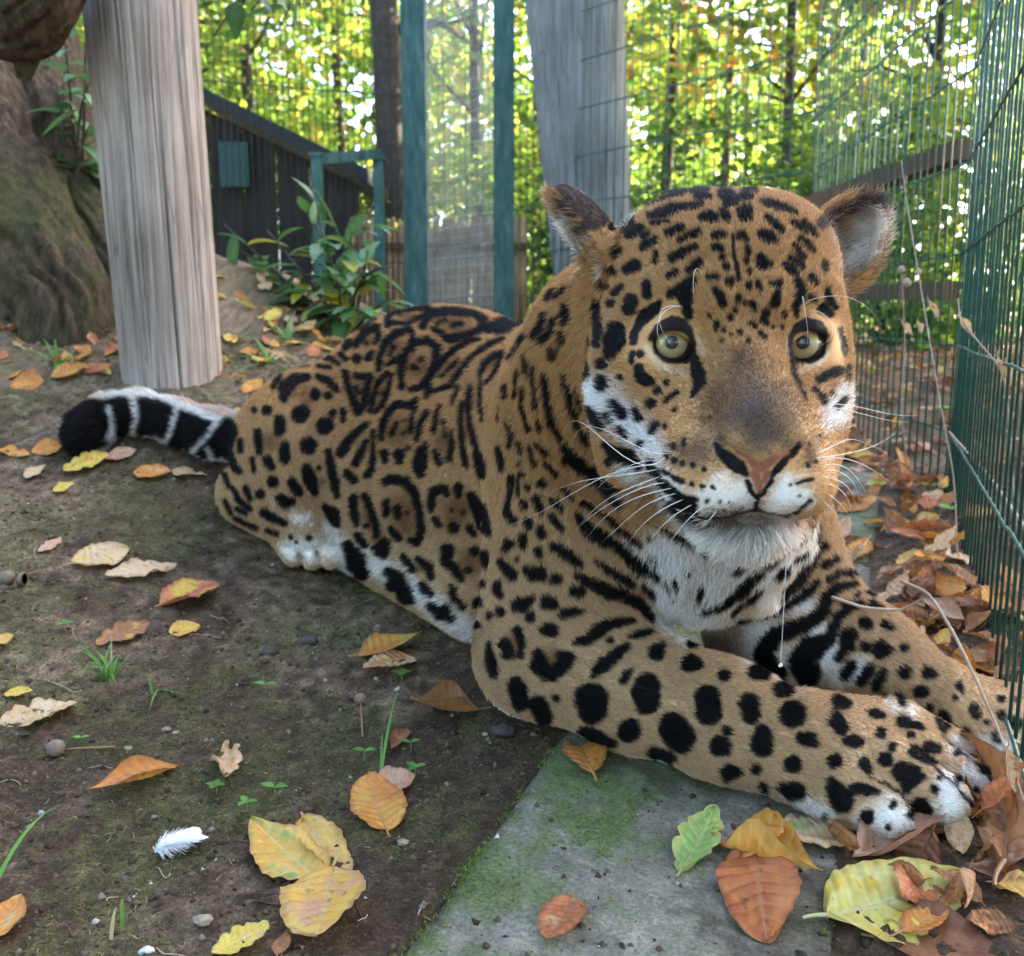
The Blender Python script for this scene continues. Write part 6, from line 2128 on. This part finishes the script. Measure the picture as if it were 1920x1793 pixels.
grass('grass_tuft', (505, 690), rnd_ends(500, 680, 30, 20, 10, .05), 'thin grass on the bank near the hip', w=.004)


def seedling(px, py, s, n, label, col=(.10, .24, .04)):
    b = on_ground([px], [py])[0]
    root = empty('seedling', b, label, 'seedling')
    mb = MB()
    mb.tube(np.array([[0, 0, -.002], [.001, 0, s * .5], [0, .001, s]]), [.0007, .0006, .0005], 5)
    mb.build('stem', m_strand2, root, True)
    for i in range(n):
        a = i * 2 * np.pi / n + rng.uniform(-.3, .3)
        l = MB()
        big_leaf(l, (0, 0, s), (math.cos(a), math.sin(a), .25), (0, 0, 1), s * 1.1, s * .75, np.array(col) * rng.uniform(.8, 1.3), .1)
        l.build('leaf', m_glossleaf, root, True)


m_strand2 = simple_mat('green_stem', (.10, .18, .05), .6)
for a in [(683, 1428, .012, 2, 'two-leaved seedling near the shrivelled brown leaf'), (752, 1275, .013, 4, 'seedling beside the green-footed orange leaf'), (515, 1505, .014, 2, 'round-leaved seedling near the narrow orange leaf'),
          (462, 1528, .011, 3, 'creeping seedling on the dark soil'), (405, 1492, .010, 4, 'seedling under the ragged buff leaf'), (778, 1462, .012, 3, 'seedling behind the mottled orange leaf'), (770, 1408, .011, 2, 'bright two-leaved seedling by the curled brown leaf'),
          (122, 1188, .012, 3, 'seedling above the grass tuft on the earth'), (498, 1300, .014, 2, 'lime seedling with a notched leaf'), (152, 1392, .009, 2, 'small seedling beside the lying acorn'), (1772, 802, .05, 7, 'fresh green nettle sprout at the wire'),
          (1778, 985, .03, 3, 'broad-leaved seedling by the foot of the wire'), (1675, 838, .03, 3, 'thin seedling standing in the heaped leaves'), (1790, 1030, .02, 4, 'low weed in the litter near the wire'), (1745, 930, .022, 2, 'two-leaved weed beside the heaped leaves')]:
    seedling(*a)
m_acorn = simple_mat('acorn_shell', (.17, .115, .085), .55, 60, .3, .2)
m_stalk = simple_mat('acorn_stalk', (.28, .13, .05), .6)


def acorn(px, py, r, stalk, label, cup=False):
    b = on_ground([px], [py])[0]
    root = empty('acorn', b, label, 'acorn')
    mb = MB()
    n = 10
    zz = np.linspace(-1, 1, n)
    prof = np.sqrt(np.maximum(0, 1 - zz ** 2)) * r * (1 + .06 * zz) + 1e-5
    mb.tube(np.array([[r * 1.1 * z, 0, r * .9] for z in zz]), prof, 14)
    mb.build('nut', m_acorn, root, True)
    if cup:
        mb = MB()
        mb.tube(np.array([[r * 1.5, 0, r * .8], [r * 1.9, 0, r * .75], [r * 2.5, 0, r * .75], [r * 2.5, 0, r * .75], [r * 2.0, 0, r * .75]]), [r * .3, r * .8, r * .95, r * .8, r * .5], 14)
        mb.build('cup', m_acorn, root, True)
    e = on_ground([stalk[0]], [stalk[1]])[0] - b + [0, 0, .003]
    mb = MB()
    mb.tube(np.array([[0, 0, r * .7], e * .5 + [0, 0, .004], e]), [.0010, .0009, .0013], 6)
    mb.build('stalk', m_stalk, root, True)


acorn(676, 1318, .0072, (680, 1378), 'round acorn with its stalk pointing at the bent grass blade')
acorn(105, 1408, .0095, (216, 1408), 'acorn with a long straight stalk lying on its side')
acorn(14, 1098, .0100, (92, 1078), 'acorn with an empty cup beside it', True)
acorn(1672, 976, .010, (1690, 982), 'grey acorn on the edge of the mossy strip')
# feather
m_fe = simple_mat('white_down', (.80, .82, .86), .8, None)
fb, ft = on_ground([292, 382], [1612, 1580])
root = empty('feather', fb, 'small white downy feather lying on the dark soil', 'feather')
ax = ft - fb
Lf = np.linalg.norm(ax)
ax = unit(ax)
sd_ = unit(np.cross([0, 0, 1], ax))
mb = MB()
for i in range(900):
    t = rng.uniform(.0, 1.0)
    s = -1 if i % 2 else 1
    w_ = Lf * .46 * (math.sin(math.pi * (.12 + .84 * t)) ** .7) * rng.uniform(.75, 1.0)
    fluffy = max(0, .55 - t) * 1.6
    p = ax * Lf * t * .9 + np.array([0, 0, .004 + .004 * math.sin(t * 3)])
    e = p + sd_ * s * w_ * .72 + ax * w_ * (.95 - .9 * fluffy * rng.random()) + np.array([0, 0, .006 * rng.normal() * fluffy + .001])
    m_ = p * .5 + e * .5 + np.array([0, 0, .0025]) + rng.normal(0, .0012, 3) * fluffy
    mb.tube(np.array([p, m_, e]), [.00034, .00028, .00012], 3, False)
mb.build('barbs', m_fe, root, True, kind='stuff')
mb = MB()
mb.tube(np.array([[0, 0, .003], ax * Lf * .5 + [0, 0, .008], ax * Lf + [0, 0, .005]]), [.0006, .0005, .0002], 5)
mb.build('quill', m_fe, root, True)


def stone(px, py, r, col, label, seed):
    b = on_ground([px], [py])[0]
    bm = bmesh.new()
    bmesh.ops.create_icosphere(bm, subdivisions=3, radius=1)
    me = bpy.data.meshes.new('stone')
    bm.to_mesh(me)
    bm.free()
    V = np.empty(len(me.vertices) * 3, np.float32)
    me.vertices.foreach_get('co', V)
    V = V.reshape(-1, 3)
    V = V * (1 + .55 * fbm(V * 1.6 + seed, 4, seed)[:, None]) * np.array([1.2, .9, .65]) * r
    me.vertices.foreach_set('co', V.ravel().astype(np.float32))
    me.polygons.foreach_set('use_smooth', [True] * len(me.polygons))
    o = obj('stone', me, simple_mat('stone', col, .85, 90, .35, .4), None, label, 'stone')
    o.location = b + [0, 0, r * .3]


stone(380, 1738, .0065, (.27, .22, .16), 'knobbly pale stone on the dark soil near the yellow leaf', 3)
stone(505, 1222, .010, (.055, .042, .036), 'dark brown clod lying on bare earth', 5)
stone(580, 1208, .010, (.05, .042, .040), 'dark flat stone near the dark brown clod', 6)
stone(755, 1578, .0045, (.28, .22, .13), 'small yellowish pebble under the mottled orange leaf', 8)
stone(908, 1372, .0035, (.32, .28, .2), 'tiny pale pebble below the curled brown leaf', 9)
stone(945, 1372, .012, (.05, .043, .038), 'flat dark clod beside the tiny pale pebble', 10)
stone(275, 1785, .0048, (.48, .48, .47), 'white crumb of dropping on the soil', 11)
stone(1672, 1003, .009, (.20, .19, .18), 'grey pebble on the strip beside the grey acorn', 12)
stone(330, 1376, .0040, (.24, .19, .13), 'pale earth crumb by the acorn stalk', 13)
stone(312, 1366, .0045, (.22, .17, .12), 'pale earth crumb by the buff leaf scrap', 15)
stone(240, 1400, .0045, (.24, .18, .11), 'buff clod at the end of the acorn stalk', 17)

# dry stem with shrivelled leaves leaning over the far paw
m_dry = simple_mat('dry_stem', (.33, .25, .18), .8, 30, .3)
m_dryleaf = vcol_mat('dry_leaf', .8, .15, .2)


def dry_stem(name, pts, r, label, leaves=(), heads=(), cat='dry stem'):
    P = np.array([PY(*p) for p in pts])
    root = empty(name, P[0], label, cat)
    t = np.linspace(0, 1, len(P))
    ts = np.linspace(0, 1, 26)
    Q = np.stack([np.interp(ts, t, P[:, k]) for k in range(3)], 1)
    for _ in range(2):
        Q[1:-1] = (Q[:-2] + 2 * Q[1:-1] + Q[2:]) / 4
    mb = MB()
    mb.tube(Q - P[0], r * (1 - .5 * ts), 7)
    mb.build('stem', m_dry, root, True)
    for (px, py, Y, L, dx, dz) in leaves:
        me = leaf_mesh('withered_leaf', L, L * .5, 'beech', 'tan', 'brown', rng.integers(1, 9999), curl=.35, roll=.6, wave=.15, stem=.1)
        o = obj('withered_leaf', me, m_dryleaf, root)
        place(o, PY(px, py, Y) - P[0], (dx, 0, dz), (0.3, -1, .3), 0, 0)
    for (px, py, Y, r_) in heads:
        mb = MB()
        c = PY(px, py, Y) - P[0]
        mb.tube(np.array([c + [0, 0, r_ * z] for z in (-1, -.6, 0, .6, 1)]), np.array([.2, .8, 1, .75, .2]) * r_, 8)
        mb.build('seed_head', m_dry, root, True)


dry_stem('dry_plant', [(1690, 1090, 1.12), (1742, 1112, 1.08), (1790, 1190, .98), (1835, 1285, .93), (1885, 1400, .88), (1925, 1520, .84)], .0022,
         'pale dry stem arching in front of the far paw', leaves=[(1890, 1400, .875, .05, -.4, -1)])
dry_stem('dry_plant', [(1560, 1120, 1.08), (1620, 1140, 1.1), (1690, 1145, 1.1), (1742, 1115, 1.08)], .0022, 'grey dry twig lying against the far foreleg')
dry_stem('dry_weed', [(1700, 880, 2.25), (1690, 760, 2.2), (1697, 640, 2.2), (1690, 500, 2.15)], .0022, 'dry weed stalk with round seed heads before the wire', leaves=[(1690, 600, 2.2, .05, .2, -1)], heads=[(1690, 505, 2.15, .008), (1700, 530, 2.15, .010), (1722, 510, 2.17, .007)])
dry_stem('dry_weed', [(1800, 1180, 1.6), (1790, 900, 1.65), (1765, 770, 1.7), (1700, 380, 1.95), (1690, 300, 2.0)], .0016, 'long dead stalk climbing the wire', leaves=[(1740, 560, 1.85, .05, .1, -1), (1720, 600, 1.85, .04, -.1, -1)])
dry_stem('dry_weed', [(1905, 1000, 1.25), (1885, 700, 1.3), (1800, 600, 1.4), (1796, 560, 1.42)], .0016, 'withered weed with hanging brown leaves on the tight bars', leaves=[(1800, 590, 1.4, .045, -.1, -1), (1885, 680, 1.3, .06, .05, -1), (1870, 665, 1.3, .05, -.1, -1)])
dry_stem('climbing_stem', [(1935, 1010, 1.2), (1860, 900, 1.5), (1780, 810, 1.95)], .0035, 'green woody stem slanting across the tight wire bars')
# straw bits and fine twigs on the earth
for i in range(46):
    px_, py_ = rng.uniform(0, 860), rng.uniform(930, 1780)
    if px_ > 560 and py_ < 1250:
        continue
    b, e = on_ground([px_, px_ + rng.normal(0, 45)], [py_, py_ + rng.normal(0, 22)])
    root_l = ['straw bit lying on the bare earth', 'thin brown twig lying on the bare earth'][i % 2]
    mb = MB()
    tq = np.linspace(0, 1, 7)[:, None]
    Qs = (e - b) * tq + rng.normal(0, .004, 3) * np.sin(np.pi * tq) + [0, 0, .0015]
    Qs[:, 2] = top_z(b[0] + Qs[:, 0], b[1] + Qs[:, 1]) - b[2] + .0012
    mb.tube(Qs, np.linspace(.0007, .0004, 7), 5)
    o = mb.build(['straw', 'twig'][i % 2], m_dry if i % 2 == 0 else m_rail, None, True, label=root_l, cat=['straw', 'twig'][i % 2], group=['straw bits on the earth', 'fine twigs on the earth'][i % 2])
    o.location = b
